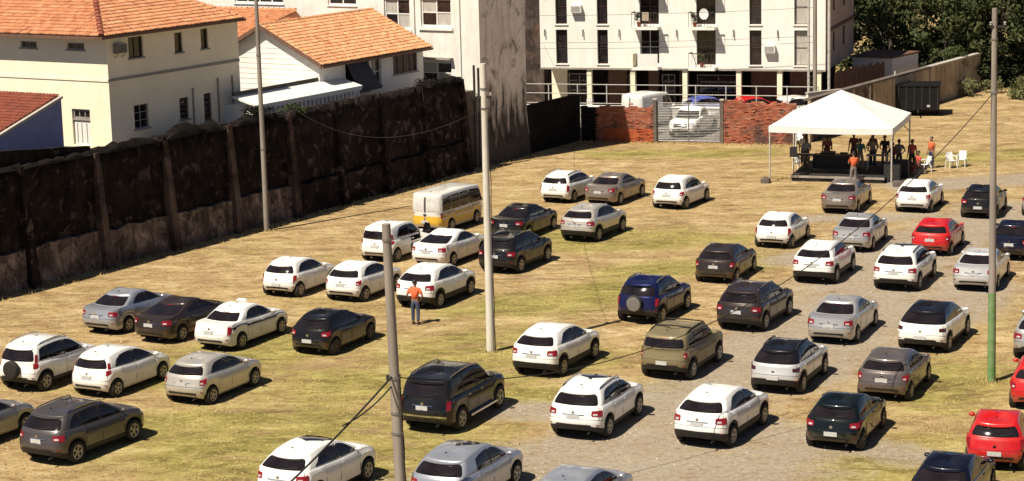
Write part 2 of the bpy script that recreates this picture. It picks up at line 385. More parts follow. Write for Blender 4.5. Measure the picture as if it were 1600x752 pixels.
# grass tufts, pebbles
leaf_mat('straw_blade', [(.46, .33, .15), (.58, .44, .22), (.40, .30, .12), (.34, .30, .10), (.52, .38, .18)])
tb = MB(); rnd = random.Random(5)
for k in range(70000):
    y = 48 + (rnd.random() ** 1.5) * 84; x = rnd.uniform(-.27 * y - 1, .27 * y + 1)
    if (Vector((x, y, 0)) - WO).dot(WN) < .4: continue
    g = mask(GRAVEL, x, y)
    if rnd.random() < g * .93: continue
    if mnoise.noise(Vector((x * .5, y * .5, 1))) + rnd.uniform(-.5, .5) < -.1: continue
    h = rnd.uniform(.012, .045) * (1.6 if rnd.random() < .05 else 1)
    for q in range(3):
        a = rnd.uniform(0, 6.28); l = rnd.uniform(.02, .07); px, py = x + rnd.uniform(-.06, .06), y + rnd.uniform(-.06, .06)
        i = len(tb.v); ca, sa = math.cos(a), math.sin(a); wd = rnd.uniform(.010, .022)
        tb.v += [(px - sa * wd, py + ca * wd, -.005), (px + sa * wd, py - ca * wd, -.005), (px + ca * l, py + sa * l, h)]; tb.f.append((i, i + 1, i + 2))
for k in range(2600):   # weeds along the feet of walls and poles
    q = rnd.random()
    if q < .55: p0 = wpt(rnd.uniform(-9, 36), .25 + rnd.random() ** 2 * 1.1)
    elif q < .85: p0 = CWA + CWB * rnd.uniform(0, 13.2) + Vector((rnd.uniform(-.2, .2), -.1 - rnd.random() ** 2 * .7, 0))
    else:
        c0 = rnd.choice(((-.87, 74.64), (15.95, 68.63), (-11.83, 100.41), (14.6, 112.2), (20.7, 110.2))); a = rnd.uniform(0, 6.28); q2 = .15 + rnd.random() ** 2 * .5; p0 = Vector((c0[0] + q2 * math.cos(a), c0[1] + q2 * math.sin(a), 0))
    h = rnd.uniform(.04, .17)
    for q in range(2):
        a = rnd.uniform(0, 6.28); l = rnd.uniform(.02, .10); px, py = p0.x + rnd.uniform(-.06, .06), p0.y + rnd.uniform(-.06, .06)
        i = len(tb.v); ca, sa = math.cos(a), math.sin(a); wd = rnd.uniform(.008, .018)
        tb.v += [(px - sa * wd, py + ca * wd, -.005), (px + sa * wd, py - ca * wd, -.005), (px + ca * l, py + sa * l, h)]; tb.f.append((i, i + 1, i + 2))
stuff(tb.build('dry_grass', 'straw_blade'), 'short dry straw coloured grass scattered over the open lot', 'grass')
leaf_mat('pebble', [(.20, .17, .14), (.38, .33, .27), (.55, .50, .43), (.30, .24, .18)])
pb = MB()
for k in range(9000):
    y = 48 + (rnd.random() ** 1.4) * 70; x = rnd.uniform(-.27 * y, .27 * y)
    if rnd.random() > mask(GRAVEL, x, y) + .03: continue
    s = rnd.uniform(.012, .04); i = len(pb.v)
    pb.v += [(x - s, y - s * .6, 0), (x + s, y - s * .5, 0), (x, y + s, 0), (x + rnd.uniform(-s, s) * .4, y + rnd.uniform(-s, s) * .3, s * rnd.uniform(.7, 1.2))]
    pb.f += [(i, i + 1, i + 3), (i + 1, i + 2, i + 3), (i + 2, i, i + 3)]
stuff(pb.build('gravel', 'pebble'), 'loose pale gravel on the worn middle of the lot', 'gravel')

# street beyond the brick wall
APT_O = Vector((2.226, 141.812, 0)); APT_RZ = -17.86
ad = Vector((math.cos(rad(APT_RZ)), math.sin(rad(APT_RZ)), 0)); an_ = Vector((-ad.y, ad.x, 0))
sb = MB(); A = APT_O - ad * 30 - an_ * 11.4; B = APT_O + ad * 16.3 - an_ * 11.4
sb.quad(A + Vector((0, 0, .006)), B + Vector((0, 0, .006)), B + an_ * 9 + Vector((0, 0, .006)), A + an_ * 9 + Vector((0, 0, .006)))
struct(sb.build('street', 'asphalt'))
sb = MB(); A = A + an_ * 9; B = B + an_ * 9
sb.hexa([A, B, B + an_ * 12, A + an_ * 12], [p + Vector((0, 0, .13)) for p in (A, B, B + an_ * 12, A + an_ * 12)])
struct(sb.build('pavement', 'pavement'))
# raised ground behind the mouldy wall
sb = MB(); z0, z1 = -.2, 4.35
pts = [wpt(-40, -.45), wpt(36.2, -.45), wpt(36.2, -60), wpt(-40, -60)]
sb.hexa([p + Vector((0, 0, z0)) for p in pts], [p + Vector((0, 0, z1)) for p in pts])
struct(sb.build('terrace', 'concrete_dark', fix=True))

# ------------------------------------------------------------------ facade helpers (local frames)
def panel(mb, P0, d, out, L, z0, z1, ops, depth=.16):
    """front skin of a wall with recessed openings; P0 ground point, d along, out outward"""
    P0, d, out = Vector(P0), Vector(d), Vector(out)
    S = sorted({0, L} | {x for o in ops for x in o[:2]}); Z = sorted({z0, z1} | {x for o in ops for x in o[2:4]})
    pt = lambda s, z, k=0.: P0 + d * s + Vector((0, 0, z)) - out * k
    for s0, s1 in zip(S, S[1:]):
        for a, b_ in zip(Z, Z[1:]):
            cs, cz = (s0 + s1) / 2, (a + b_) / 2
            if any(o[0] < cs < o[1] and o[2] < cz < o[3] for o in ops): continue
            mb.quad(pt(s0, a), pt(s1, a), pt(s1, b_), pt(s0, b_))
    for o in ops:
        s0, s1, a, b_ = o[:4]
        mb.quad(pt(s0, a), pt(s0, a, depth), pt(s1, a, depth), pt(s1, a)); mb.quad(pt(s0, b_), pt(s1, b_), pt(s1, b_, depth), pt(s0, b_, depth))
        mb.quad(pt(s0, a), pt(s0, b_), pt(s0, b_, depth), pt(s0, a, depth)); mb.quad(pt(s1, a), pt(s1, a, depth), pt(s1, b_, depth), pt(s1, b_))
def bar(mb, P0, d, out, s0, s1, z0, z1, k0, k1):
    """box in facade coordinates, k = distance in front of the facade"""
    P0, d, out = Vector(P0), Vector(d), Vector(out)
    q = lambda s, k, z: P0 + d * s + out * k + Vector((0, 0, z))
    mb.hexa([q(s0, k0, z0), q(s1, k0, z0), q(s1, k1, z0), q(s0, k1, z0)], [q(s0, k0, z1), q(s1, k0, z1), q(s1, k1, z1), q(s0, k1, z1)])
def window(par, P0, d, out, o, cols=2, rows=1, frame='white_paint', glass='window_dark', depth=.16, sill=True, name='window', slats=0, fw=.05, curtain=0, sillmat='trim_grey'):
    s0, s1, a, b_ = o[:4]; k = -depth
    fm = MB()
    bar(fm, P0, d, out, s0, s0 + fw, a, b_, k + .005, k + .07); bar(fm, P0, d, out, s1 - fw, s1, a, b_, k + .005, k + .07)
    bar(fm, P0, d, out, s0 + fw, s1 - fw, a, a + fw, k + .005, k + .07); bar(fm, P0, d, out, s0 + fw, s1 - fw, b_ - fw, b_, k + .005, k + .07)
    for i in range(1, cols):
        s = lerp(s0, s1, i / cols); bar(fm, P0, d, out, s - fw * .4, s + fw * .4, a + fw, b_ - fw, k + .008, k + .06)
    for i in range(1, rows):
        z = lerp(a, b_, i / rows); bar(fm, P0, d, out, s0 + fw, s1 - fw, z - fw * .35, z + fw * .35, k + .01, k + .055)
    f = fm.build(name, frame, par, fix=True)
    for i in range(cols):
        for j in range(rows):
            g = MB(); sa, sb_ = lerp(s0, s1, i / cols) + .004, lerp(s0, s1, (i + 1) / cols) - .004; za, zb_ = lerp(a, b_, j / rows) + .004, lerp(a, b_, (j + 1) / rows) - .004
            bar(g, P0, d, out, sa, sb_, za, zb_, k - .02, k + .022)
            g.build('pane', 'curtain' if (curtain and (i * 7 + j * 3) % curtain == 0) else glass, f, fix=True)
    for i in range(slats):
        z = lerp(a, b_, (i + .5) / slats); sl = MB(); h = (b_ - a) / slats * .42
        q = lambda s, kk, zz: Vector(P0) + Vector(d) * s + Vector(out) * kk + Vector((0, 0, zz))
        sl.hexa([q(s0 + fw, k + .06, z + h * .2), q(s1 - fw, k + .06, z + h * .2), q(s1 - fw, k + .13, z - h), q(s0 + fw, k + .13, z - h)], [q(s0 + fw, k + .075, z + h * .3), q(s1 - fw, k + .075, z + h * .3), q(s1 - fw, k + .145, z - h * .9), q(s0 + fw, k + .145, z - h * .9)])
        sl.build('slat', frame, f, fix=True)
    if sill:
        sm = MB(); bar(sm, P0, d, out, s0 - .07, s1 + .07, a - .07, a - .003, -.02, .07); sm.build('sill', sillmat, f, fix=True)
    return f
def inside(poly, s, t):
    r = False; n = len(poly)
    for i in range(n):
        (x0, y0), (x1, y1) = poly[i], poly[(i + 1) % n]
        if (y0 > t) != (y1 > t) and s < (x1 - x0) * (t - y0) / (y1 - y0) + x0: r = not r
    return r
def tile_face(par, pts, mat, rnd, tw=.21, tl=.30, thick=.10):
    """pts: planar polygon, first edge is the eave. Slab plus barrel tiles on it."""
    pts = [Vector(p) for p in pts]; e = (pts[1] - pts[0]).normalized(); nrm = e.cross(pts[2] - pts[0]).normalized()
    if nrm.z < 0: nrm = -nrm
    up = nrm.cross(e).normalized()
    if up.z < 0: up = -up
    sl = MB(); n = len(pts); i = 0
    sl.v = [tuple(p) for p in pts] + [tuple(p - nrm * thick) for p in pts]
    sl.f = [tuple(range(n)), tuple(reversed(range(n, 2 * n)))] + [(i, (i + 1) % n, n + (i + 1) % n, n + i) for i in range(n)]
    sl.build('roof_slab', 'wood_brown', par, fix=True)
    poly = [((p - pts[0]).dot(e), (p - pts[0]).dot(up)) for p in pts]
    smin, smax = min(p[0] for p in poly), max(p[0] for p in poly); tmax = max(p[1] for p in poly)
    tm = MB(); t = -.06
    while t < tmax:
        s = smin - .03
        while s < smax:
            if inside(poly, s + tw / 2, max(t + tl * .5, .01)):
                j1, j2, j3 = rnd.uniform(-.008, .008), rnd.uniform(-.01, .014), rnd.uniform(-.012, .012)
                def P(a, tt, h): return pts[0] + e * (s + a + j1) + up * (t + tt + j3) + nrm * h
                base = len(tm.v)
                for tt, h0, wd in ((0, .055 + j2, 1.0), (tl * 1.12, .018, .9)):
                    for q in range(5):
                        th = math.pi * q / 4; tm.v.append(tuple(P(tw * .5 - math.cos(th) * tw * .48 * wd, tt, h0 + math.sin(th) * .065 * wd)))
                for q in range(4): tm.f.append((base + q, base + q + 1, base + q + 6, base + q + 5))
                tm.f.append((base, base + 4, base + 3, base + 2, base + 1))
            s += tw
        t += tl
    stuff(tm.build('roof_tiles', mat, par, smooth=50, fix=False))
def ridge(par, a, b_, mat, name='ridge_cap', r=.13):
    a, b_ = Vector(a), Vector(b_); n = max(2, int((b_ - a).length / .4)); d = (b_ - a) / n
    side = d.cross(Vector((0, 0, 1))).normalized(); up = side.cross(d).normalized(); mb = MB()
    for i in range(n):
        p0, p1 = a + d * i, a + d * (i + 1.08); base = len(mb.v)
        for p, rr, hh in ((p0, r, .05), (p1, r * .86, .02)):
            for q in range(6):
                th = math.pi * q / 5; mb.v.append(tuple(p + side * math.cos(th) * rr + up * (math.sin(th) * rr * .8 + hh)))
        for q in range(5): mb.f.append((base + q, base + q + 1, base + q + 7, base + q + 6))
        mb.f.append(tuple(base + q for q in range(5, -1, -1)))
    return mb.build(name, mat, par, smooth=50)

# ------------------------------------------------------------------ the tall mouldy wall
rw = random.Random(21)
W1 = thing('boundary_wall', 'tall blackened wall with buttresses along the left side of the lot', 'wall', WO, WALL_RZ)
PIL = [-14.4, -9.8, -5.1, -.5, 4.1, 8.75, 13.4, 17.4, 21.4, 25.4, 29.3]
for i, (a0, a1) in enumerate(zip(PIL, PIL[1:])):
    h = 5.25 + rw.uniform(-.06, .06)
    mb = MB(); n = 14; rows = []
    tops = [h + .10 * mnoise.noise(Vector((lerp(a0, a1, k / n) * 1.7, i, 0))) + (.05 if k % 3 else 0) for k in range(n + 1)]
    for z in (1.66, 2.3, 3.0, 3.8, 4.6, 99):
        rows.append([(lerp(a0, a1, k / n), -.0 + .05 * mnoise.noise(Vector((lerp(a0, a1, k / n), z * .9, 2.0))), min(z, tops[k])) for k in range(n + 1)])
    mb.grid(rows)
    mb.grid([rows[-1], [(p[0], .42, p[2]) for p in rows[-1]], [(p[0], .42, 1.6) for p in rows[-1]]])
    mb.build('panel', 'mould_wall' if i < 6 else 'mould_patchy', W1, smooth=40, fix=True)
    mb = MB()
    hh = 1.66 + rw.uniform(-.10, .10); rows = []
    for z, y in ((-.1, -.20), (.6, -.19), (1.2, -.18), (hh, -.17)):
        rows.append([(lerp(a0, a1, k / n) , y + .025 * mnoise.noise(Vector((lerp(a0, a1, k / n) * 1.5, z * 1.5, 5.0))), z + ((.16 * mnoise.noise(Vector((lerp(a0, a1, k / n) * 1.2, 0, 9))) + .06 * mnoise.noise(Vector((lerp(a0, a1, k / n) * 5, 0, 4)))) if z > 1.5 else 0)) for k in range(n + 1)])
    rows.append([(p[0], .06, p[2] + .03) for p in rows[-1]])
    mb.grid(rows); mb.build('plinth', 'plinth_wall' if i < 6 else 'mould_patchy', W1, smooth=40, fix=True)
for i, a in enumerate(PIL):
    mb = MB(); wd = .20
    y = lambda z: -.08 - .46 * (1 - z / 5.25)
    zs = (-.1, 1.0, 1.75, 3.0, 4.2, 5.2 + rw.uniform(-.15, .12)); tw = [wd * 1.2, wd * 1.15, wd, wd * .95, wd * .85, wd * .7]
    rows = [[(a - t_, .05, z), (a - t_, y(z) + rw.uniform(-.02, .02), z), (a + t_, y(z) + rw.uniform(-.02, .02), z), (a + t_, .05, z)] for z, t_ in zip(zs, tw)]
    mb.grid(rows); mb.poly([rows[-1][0], rows[-1][1], rows[-1][2], rows[-1][3]])
    mb.build('buttress', 'buttress' if i in (3, 4, 5, 6) else 'mould_patchy', W1, fix=True)
# broken masonry and overgrown heaps along its top
for a, ln, hh in ((-7.5, 4.2, .2), (-2.9, 4.3, .22), (1.7, 4.2, .3), (6.3, 4.3, .62), (11.0, 4.2, .5), (27.4, 3.6, .5)):
    mb = MB(); n = 10; rows = []
    for j in range(7):
        th = math.pi * j / 6; row = []
        for k in range(n + 1):
            x = lerp(-ln / 2, ln / 2, k / n); e = max(0, 1 - (2 * x / ln) ** 4) * (.75 + .7 * mnoise.noise(Vector((x * 1.1 + a, 3, j * .2))) + .35 * mnoise.noise(Vector((x * 4 + a, 1, j * .5))))
            e = max(e, .02); row.append((a + x, .2 - math.cos(th) * .42, 5.12 + math.sin(th) * hh * e + .05 * mnoise.noise(Vector((x * 4, j, a)))))
        rows.append(row)
    mb.grid(rows); mb.build('coping_rubble', 'rubble', W1, smooth=30, fix=True)
mb = MB(); n = 16; rows = []   # higher blackened stretch at the near end
for y_ in (.24, .44):
    for z_ in ((5.0, 99) if y_ < .3 else (99, 5.0)): rows.append([(lerp(-14.4, -.55, k / n), y_, min(z_, lerp(6.75, 5.46, k / n) + .05 * mnoise.noise(Vector((k * .9, 2, 2))))) for k in range(n + 1)])
mb.grid(rows); mb.build('raised_section', 'mould_wall', W1, fix=True)
# pipes at the far end of the wall
for a, zt in ((30.3, 5.9), (30.75, 5.7)):
    MB().tube([(a, -.2, 0.1), (a, -.2, zt)], .07, 8).build('downpipe', 'metal_dark', W1, smooth=60)

# ------------------------------------------------------------------ cream house with orange hip roof
H1 = thing('cream_house', 'cream two storey house with orange hipped tile roof behind the mouldy wall', 'house', WO, WALL_RZ)
a0, a1, yb, ye, ze = 5.0, 14.75, 4.0, 20.0, 9.75
mb = MB(); mb.box(a0 + .17, a1, yb + .17, ye, 4.2, ze - .02); mb.build('core', 'plaster_cream', H1, fix=True)
mb = MB()
So = [(1.5, 2.55, 8.5, 9.5, 'shutter'), (4.85, 5.45, 8.45, 9.42, 'sash'), (6.84, 7.4, 8.45, 9.44, 'sash'), (1.65, 2.7, 5.09, 6.24, 'grid'), (4.97, 5.66, 5.13, 6.2, 'slat'), (6.83, 7.41, 4.85, 6.21, 'slat')]
panel(mb, (a0, yb, 0), (1, 0, 0), (0, -1, 0), a1 - a0, 4.3, ze, So)
Fo = [(1.4, 2.5, 9.02, 9.34, 'vent'), (4.45, 5.5, 9.02, 9.33, 'vent'), (1.3, 2.45, 4.45, 6.18, 'door')]
panel(mb, (a0, yb, 0), (0, 1, 0), (-1, 0, 0), ye - yb, 4.3, ze, Fo)
mb.build('wall', 'plaster_cream', H1)
for o in So:
    k = o[4]
    window(H1, (a0, yb, 0), (1, 0, 0), (0, -1, 0), o, cols=2 if k in ('shutter', 'grid') else 1, rows=2 if k == 'sash' else (3 if k == 'grid' else 1), frame='wood_dark' if k != 'grid' else 'trim_grey', slats=5 if k == 'slat' else 0, curtain=0)
for o in Fo[:2]: window(H1, (a0, yb, 0), (0, 1, 0), (-1, 0, 0), o, cols=2, rows=1, frame='trim_grey', sillmat='trim_grey')
o = Fo[2]; dm = MB(); P0, dd_, oo = (a0, yb, 0), (0, 1, 0), (-1, 0, 0)
bar(dm, P0, dd_, oo, o[0] + .06, o[1] - .06, o[2], 5.62, -.14, -.09); dr = dm.build('door', 'white_paint', H1, fix=True)
for s in (o[0] + .3, o[0] + .62, o[0] + .9):
    mm = MB(); bar(mm, P0, dd_, oo, s, s + .04, o[2] + .1, 5.5, -.09, -.07); mm.build('door_groove', 'trim_grey', dr, fix=True)
mm = MB(); bar(mm, P0, dd_, oo, o[0], o[1], 5.64, 5.72, -.15, -.02); mm.build('transom', 'trim_grey', dr, fix=True)
window(H1, P0, dd_, oo, (o[0] + .05, o[1] - .05, 5.74, 6.12), cols=3, rows=1, frame='trim_grey', sill=False, name='fanlight')
mm = MB(); bar(mm, (a0, yb, 0), (1, 0, 0), (0, -1, 0), -.05, a1 - a0, 7.55, 7.68, -.01, .05); mm.build('string_course', 'trim_grey', H1, fix=True)
mm = MB(); bar(mm, (a0, yb + .003, 0), (0, 1, 0), (-1, 0, 0), 0, ye - yb, 7.55, 7.68, -.01, .04); mm.build('string_course', 'plaster_cream', H1, fix=True)
for s in (5.95, 7.9, 9.05):
    mm = MB(); bar(mm, (a0, yb, 0), (1, 0, 0), (0, -1, 0), s, s + .07, 4.6, 6.9 if s > 6 else 6.6, .0, .07); mm.build('downpipe', 'trim_grey', H1, fix=True)
# hanging air conditioner on the side wall
AC = thing('air_conditioner', 'small grey air conditioner high on the shaded side of the cream house', 'air conditioner', wpt(a0 + .75, -yb + .02, 8.75), WALL_RZ)
mm = MB().box(-.32, .32, -.30, 0, .1, .55); mm.build('casing', 'metal_grey', AC, fix=True)
for i in range(5): MB().box(-.28, .28, -.325, -.302, .15 + i * .075, .19 + i * .075).build('grille_slat', 'metal_dark', AC, fix=True)
for x in (-.25, .25): MB().tube([(x, 0, -.12), (x, -.3, .08), (x, 0, .08)], .018, 6).build('bracket', 'metal_dark', AC)
rt = random.Random(3); ov = .7
os_ = .35; E0 = (a0 - ov, yb - os_, ze); E1 = (a1 + .15, yb - os_, ze); E2 = (a1 + .15, ye + ov, ze); E3 = (a0 - ov, ye + ov, ze)
hw = (a1 - a0) / 2 + ov; rz_ = ze + hw * .48; R0 = (a0 + (a1 - a0) / 2, yb - os_ + hw, rz_); R1 = (R0[0], ye + ov - hw, rz_)
tile_face(H1, [E0, E1, R0], 'tile_orange', rt); tile_face(H1, [E3, E0, R0, R1], 'tile_orange', rt)
bs = MB(); bs.poly([E1, E2, R1, R0]); bs.poly([E2, E3, R1]); bs.build('back_roof', 'tile_orange', H1)
ridge(H1, E0, R0, 'tile_dark', 'hip_cap', .15); ridge(H1, E1, R0, 'tile_orange', 'hip_cap'); ridge(H1, R0, R1, 'tile_orange')
mm = MB(); mm.box(a0 - ov - .1, a1 + .15, yb - os_ - .11, yb - os_ - .005, ze - .14, ze - .02); mm.build('gutter', 'wood_brown', H1, fix=True)
mm = MB(); mm.box(a0 - ov - .11, a0 - ov - .005, yb - os_, ye, ze - .14, ze - .02); mm.build('gutter', 'wood_brown', H1, fix=True)

# ------------------------------------------------------------------ small blue house
HB = thing('blue_house', 'small blue walled house with dark red sloping roof left of the cream house', 'house', WO, WALL_RZ)
mb = MB(); yb2 = 3.0
for yy in (yb2, 12.0):
    pass
mb.hexa([(-5.5, yb2, 4.2), (.72, yb2, 4.2), (.72, 12, 4.2), (-5.5, 12, 4.2)], [(-5.5, yb2, 5.35), (.72, yb2, 7.28), (.72, 12, 7.28), (-5.5, 12, 5.35)])
mb.build('wall', 'plaster_blue', HB, fix=True)
sl = (7.28 - 5.35) / 6.22
tile_face(HB, [(-5.7, 12.2, 5.35 - .2 * sl + .1), (-5.7, yb2 + .12, 5.35 - .2 * sl + .1), (.78, yb2 + .12, 7.4), (.78, 12.2, 7.4)], 'tile_dark', rt)
mm = MB(); mm.hexa([(-5.7, yb2 - .06, 5.3), (.78, yb2 - .06, 7.3), (.78, yb2 + .1, 7.3), (-5.7, yb2 + .1, 5.3)], [(-5.7, yb2 - .06, 5.42), (.78, yb2 - .06, 7.42), (.78, yb2 + .1, 7.42), (-5.7, yb2 + .1, 5.42)])
mm.build('verge', 'concrete', HB, fix=True)
window(HB, (-5.5, yb2 - .17, 0), (1, 0, 0), (0, -1, 0), (4.2, 5.2, 4.6, 5.05), cols=2, frame='wood_dark', sill=False)

# ------------------------------------------------------------------ white gabled house
H2 = thing('gabled_house', 'white house with pale orange gable roof and tilted dark awning', 'house', WO, WALL_RZ)
ga, gb_, gy0, gy1, rzz, ezz = 20.2, 30.0, 3.0, 10.2, 8.85, 7.05
mid = 6.6
mb = MB()
mb.poly([(ga + .06, gy0 + .17, 4.2), (ga + .06, gy0 + .17, ezz), (ga + .06, mid, rzz - .1), (ga + .06, gy1, ezz), (ga + .06, gy1, 4.2)])
mb.box(ga + .08, gb_, gy0 + .17, gy1, 4.2, ezz - .05); mb.build('core', 'plaster_white', H2)
mb = MB(); S2 = [(4.7, 5.65, 5.15, 6.75), (6.8, 9.2, 5.6, 6.8), (2.3, 4.5, 5.0, 6.7)]
panel(mb, (ga, gy0, 0), (1, 0, 0), (0, -1, 0), gb_ - ga, 4.2, ezz, S2); mb.build('wall', 'plaster_white', H2)
window(H2, (ga, gy0, 0), (1, 0, 0), (0, -1, 0), S2[0], cols=2, rows=2, frame='white_paint', curtain=3)
window(H2, (ga, gy0, 0), (1, 0, 0), (0, -1, 0), S2[1], cols=4, rows=1, frame='wood_brown', glass='wood_dark')
window(H2, (ga, gy0, 0), (1, 0, 0), (0, -1, 0), S2[2], cols=2, rows=1, frame='wood_dark')
n = 16
for i in range(n):   # weatherboards of the gable
    z0 = 4.3 + i * (rzz - 4.4) / n; z1 = z0 + (rzz - 4.4) / n - .006; zc = (z0 + z1) / 2
    def yl(z): return (gy0 + .02 if z <= ezz else lerp(gy0, mid, (z - ezz) / (rzz - ezz))), (gy1 if z <= ezz else lerp(gy1, mid, (z - ezz) / (rzz - ezz)))
    l0, r0 = yl(z0); l1, r1 = yl(min(z1, rzz - .08))
    mb = MB(); mb.hexa([(ga - .022, l0, z0), (ga + .05, l0, z0), (ga + .05, r0, z0), (ga - .022, r0, z0)], [(ga - .005, l1, z1), (ga + .05, l1, z1), (ga + .05, r1, z1), (ga - .005, r1, z1)])
    mb.build('board', 'white_paint', H2, fix=True)
def rp(a, y): return (a, y, rzz - abs(y - mid) * (rzz - ezz) / (mid - gy0) + .02)
tile_face(H2, [rp(ga - .35, gy0 - .4), rp(gb_ + .3, gy0 - .4), rp(gb_ + .3, mid), rp(ga - .35, mid)], 'tile_pale', rt)
tile_face(H2, [rp(gb_ + .3, gy1 + .4), rp(ga - .35, gy1 + .4), rp(ga - .35, mid - .002), rp(gb_ + .3, mid - .002)], 'tile_orange', rt, tw=.3, tl=.5)
ridge(H2, rp(ga - .35, mid), rp(gb_ + .3, mid), 'tile_pale')
for ysgn in (gy0 - .42, gy1 + .42):
    p, q = Vector(rp(ga - .38, ysgn)), Vector(rp(ga - .38, mid)); mm = MB()
    mm.hexa([p + Vector((-.06, 0, -.16)), p + Vector((.0, 0, -.16)), q + Vector((0, 0, -.16)), q + Vector((-.06, 0, -.16))], [p + Vector((-.06, 0, .06)), p + Vector((0, 0, .06)), q + Vector((0, 0, .06)), q + Vector((-.06, 0, .06))])
    mm.build('bargeboard', 'wood_brown', H2, fix=True)
mm = MB(); e = rp(0, gy0 - .42); mm.box(ga - .35, gb_ + .3, e[1] - .1, e[1] - .01, e[2] - .16, e[2] - .03); mm.build('gutter', 'wood_brown', H2, fix=True)
# tilted dark awning in front of its near opening
AW = thing('awning', 'dark slate coloured awning panel tilted out from the white gabled house', 'awning', wpt(ga + 2.4, -gy0, 4.9), WALL_RZ)
mm = MB(); mm.hexa([(.1, -.75, .25), (2.25, -.75, .25), (2.25, -.70, .22), (.1, -.70, .22)], [(-.15, -.06, 1.95), (1.6, -.06, 1.95), (1.6, -.02, 1.95), (-.15, -.02, 1.95)])
pm('awning_cloth', (.035, .032, .045), (.05, .045, .06), 3, rough=.8); mm.build('panel', 'awning_cloth', AW, fix=True)
for x in (.15, 2.1): MB().tube([(x, -.03, .2), (x, -.72, .27)], .02, 6).build('strut', 'metal_grey', AW)
# annex with balustrade, between the two houses
AN = thing('annex', 'low white annex with sloping white roof and balustrade below the gabled house', 'annex', WO, WALL_RZ)
x0, x1, ya, yz = 13.2, 22.2, 1.7, 3.2
mb = MB(); mb.box(x0 + .2, x1, ya + .35, 6.4, 4.2, 5.45); mb.build('wall', 'plaster_white', AN, fix=True)
mb = MB(); mb.hexa([(x0 - .1, ya, 5.48), (x1, ya, 5.48), (x1, yz, 5.88), (x0 - .1, yz, 5.88)], [(x0 - .1, ya, 5.58), (x1, ya, 5.58), (x1, yz, 6.0), (x0 - .1, yz, 6.0)]); mb.build('roof', 'white_paint', AN, fix=True)
mb = MB(); mb.box(x0 - .1, x1, yz - .10, yz + .01, 6.01, 6.17); mb.build('gutter', 'metal_dark', AN, fix=True)
mb = MB(); mb.box(x0 + .3, x1, ya + .05, ya + .2, 5.34, 5.47); mb.build('handrail', 'plaster_white', AN, fix=True)
for i in range(24):
    x = x0 + .5 + i * .36
    MB().tube([(x, ya + .12, 4.45), (x, ya + .12, 4.6), (x, ya + .12, 4.95), (x, ya + .12, 5.2), (x, ya + .12, 5.335)], [.07, .055, .10, .055, .07], 8).build('baluster', 'plaster_white', AN, smooth=60)
# orange roofed house behind
H3 = thing('rear_house', 'low house whose deep orange roof shows between the cream house and gabled house', 'house', WO, WALL_RZ)
x0, x1, ya, yz, ze3, zr3 = 21.5, 31.0, 10.9, 19.5, 6.9, 8.75
mb = MB(); mb.box(x0 + .3, x1 - .2, ya + .3, yz, 4.2, ze3); mb.build('wall', 'plaster_white', H3, fix=True)
tile_face(H3, [(x0, yz, ze3), (x0, ya, ze3), (x1 - 1.0, ya + 1.0, zr3), (x1 - 1.0, yz, zr3)], 'tile_orange', rt, tw=.3)
bs = MB(); bs.poly([(x0, ya, ze3), (x1, ya, ze3), (x1 - 1, ya + 1, zr3)]); bs.build('side_roof', 'tile_orange', H3)
ridge(H3, (x1 - 1, ya + 1, zr3), (x1 - 1, yz, zr3), 'tile_orange')

# ------------------------------------------------------------------ old white block with the stained side
H4 = thing('old_block', 'tall old white block with a stained grey side wall facing the lot', 'building', WO, WALL_RZ)
x0, x1, yb4, zt = 31.3, 36.3, 0.0, 17.0
mb = MB(); mb.box(x0 + .2, x1, yb4 + .2, 24, .0, zt); mb.build('core', 'old_front_wall', H4, fix=True)
F4 = [(1.87, 3.95, 7.9, 9.5), (1.95, 4.0, 4.6, 5.9), (4.7, 6.5, 7.7, 9.45), (8.45, 10.5, 9.0, 10.5), (13.8, 17.5, 9.0, 10.5), (1.87, 3.95, 10.9, 12.4)]
mb = MB(); panel(mb, (x0, yb4, 0), (0, 1, 0), (-1, 0, 0), 24, 4.0, zt, F4, .18); mb.build('front_wall', 'old_front_wall', H4)
for i, o in enumerate(F4): window(H4, (x0, yb4, 0), (0, 1, 0), (-1, 0, 0), o, cols=2 if i != 4 else 4, rows=2, frame='white_paint', depth=.18, curtain=2 if i in (0, 1, 2) else 0, fw=.09, sillmat='white_paint')
for o in (F4[0], F4[2]):
    mm = MB(); bar(mm, (x0, yb4, 0), (0, 1, 0), (-1, 0, 0), o[0] - .12, o[1] + .12, o[2] - .2, o[2] - .075, .0, .1); mm.build('apron', 'white_paint', H4, fix=True)
mm = MB(); bar(mm, (x0, yb4, 0), (0, 1, 0), (-1, 0, 0), 1.8, 4.1, 6.05, 6.16, .0, .35); mm.build('canopy', 'trim_grey', H4, fix=True)
for s in (1.25, 4.35): mm = MB(); bar(mm, (x0, yb4, 0), (0, 1, 0), (-1, 0, 0), s, s + .1, 4.0, zt, .0, .1); mm.build('downpipe', 'white_paint', H4, fix=True)
mb = MB(); rows = []
for z in [0, .6, 1.2, 1.9, 2.6, 3.4, 4.3, 5.3, 6.5, 8, 10, 13, zt]:
    rows.append([(lerp(x0, x1, k / 10), .04 * mnoise.noise(Vector((k * .5, z * .7, 4))) - max(0, .25 * (1 - z / 2.5)), z) for k in range(11)])
mb.grid(rows); mb.build('side_wall', 'old_side_wall', H4, smooth=40)
mb = MB(); mb.box(x0 - .12, x1 + .12, -.14, 24, zt, zt + .25); mb.build('cornice', 'old_front_wall', H4, fix=True)
mb = MB(); mb.box(x1 + .02, x1 + .5, .6, 5.0, 3.0, zt); mb.build('rear_wing', 'wood_brown', H4, fix=True)

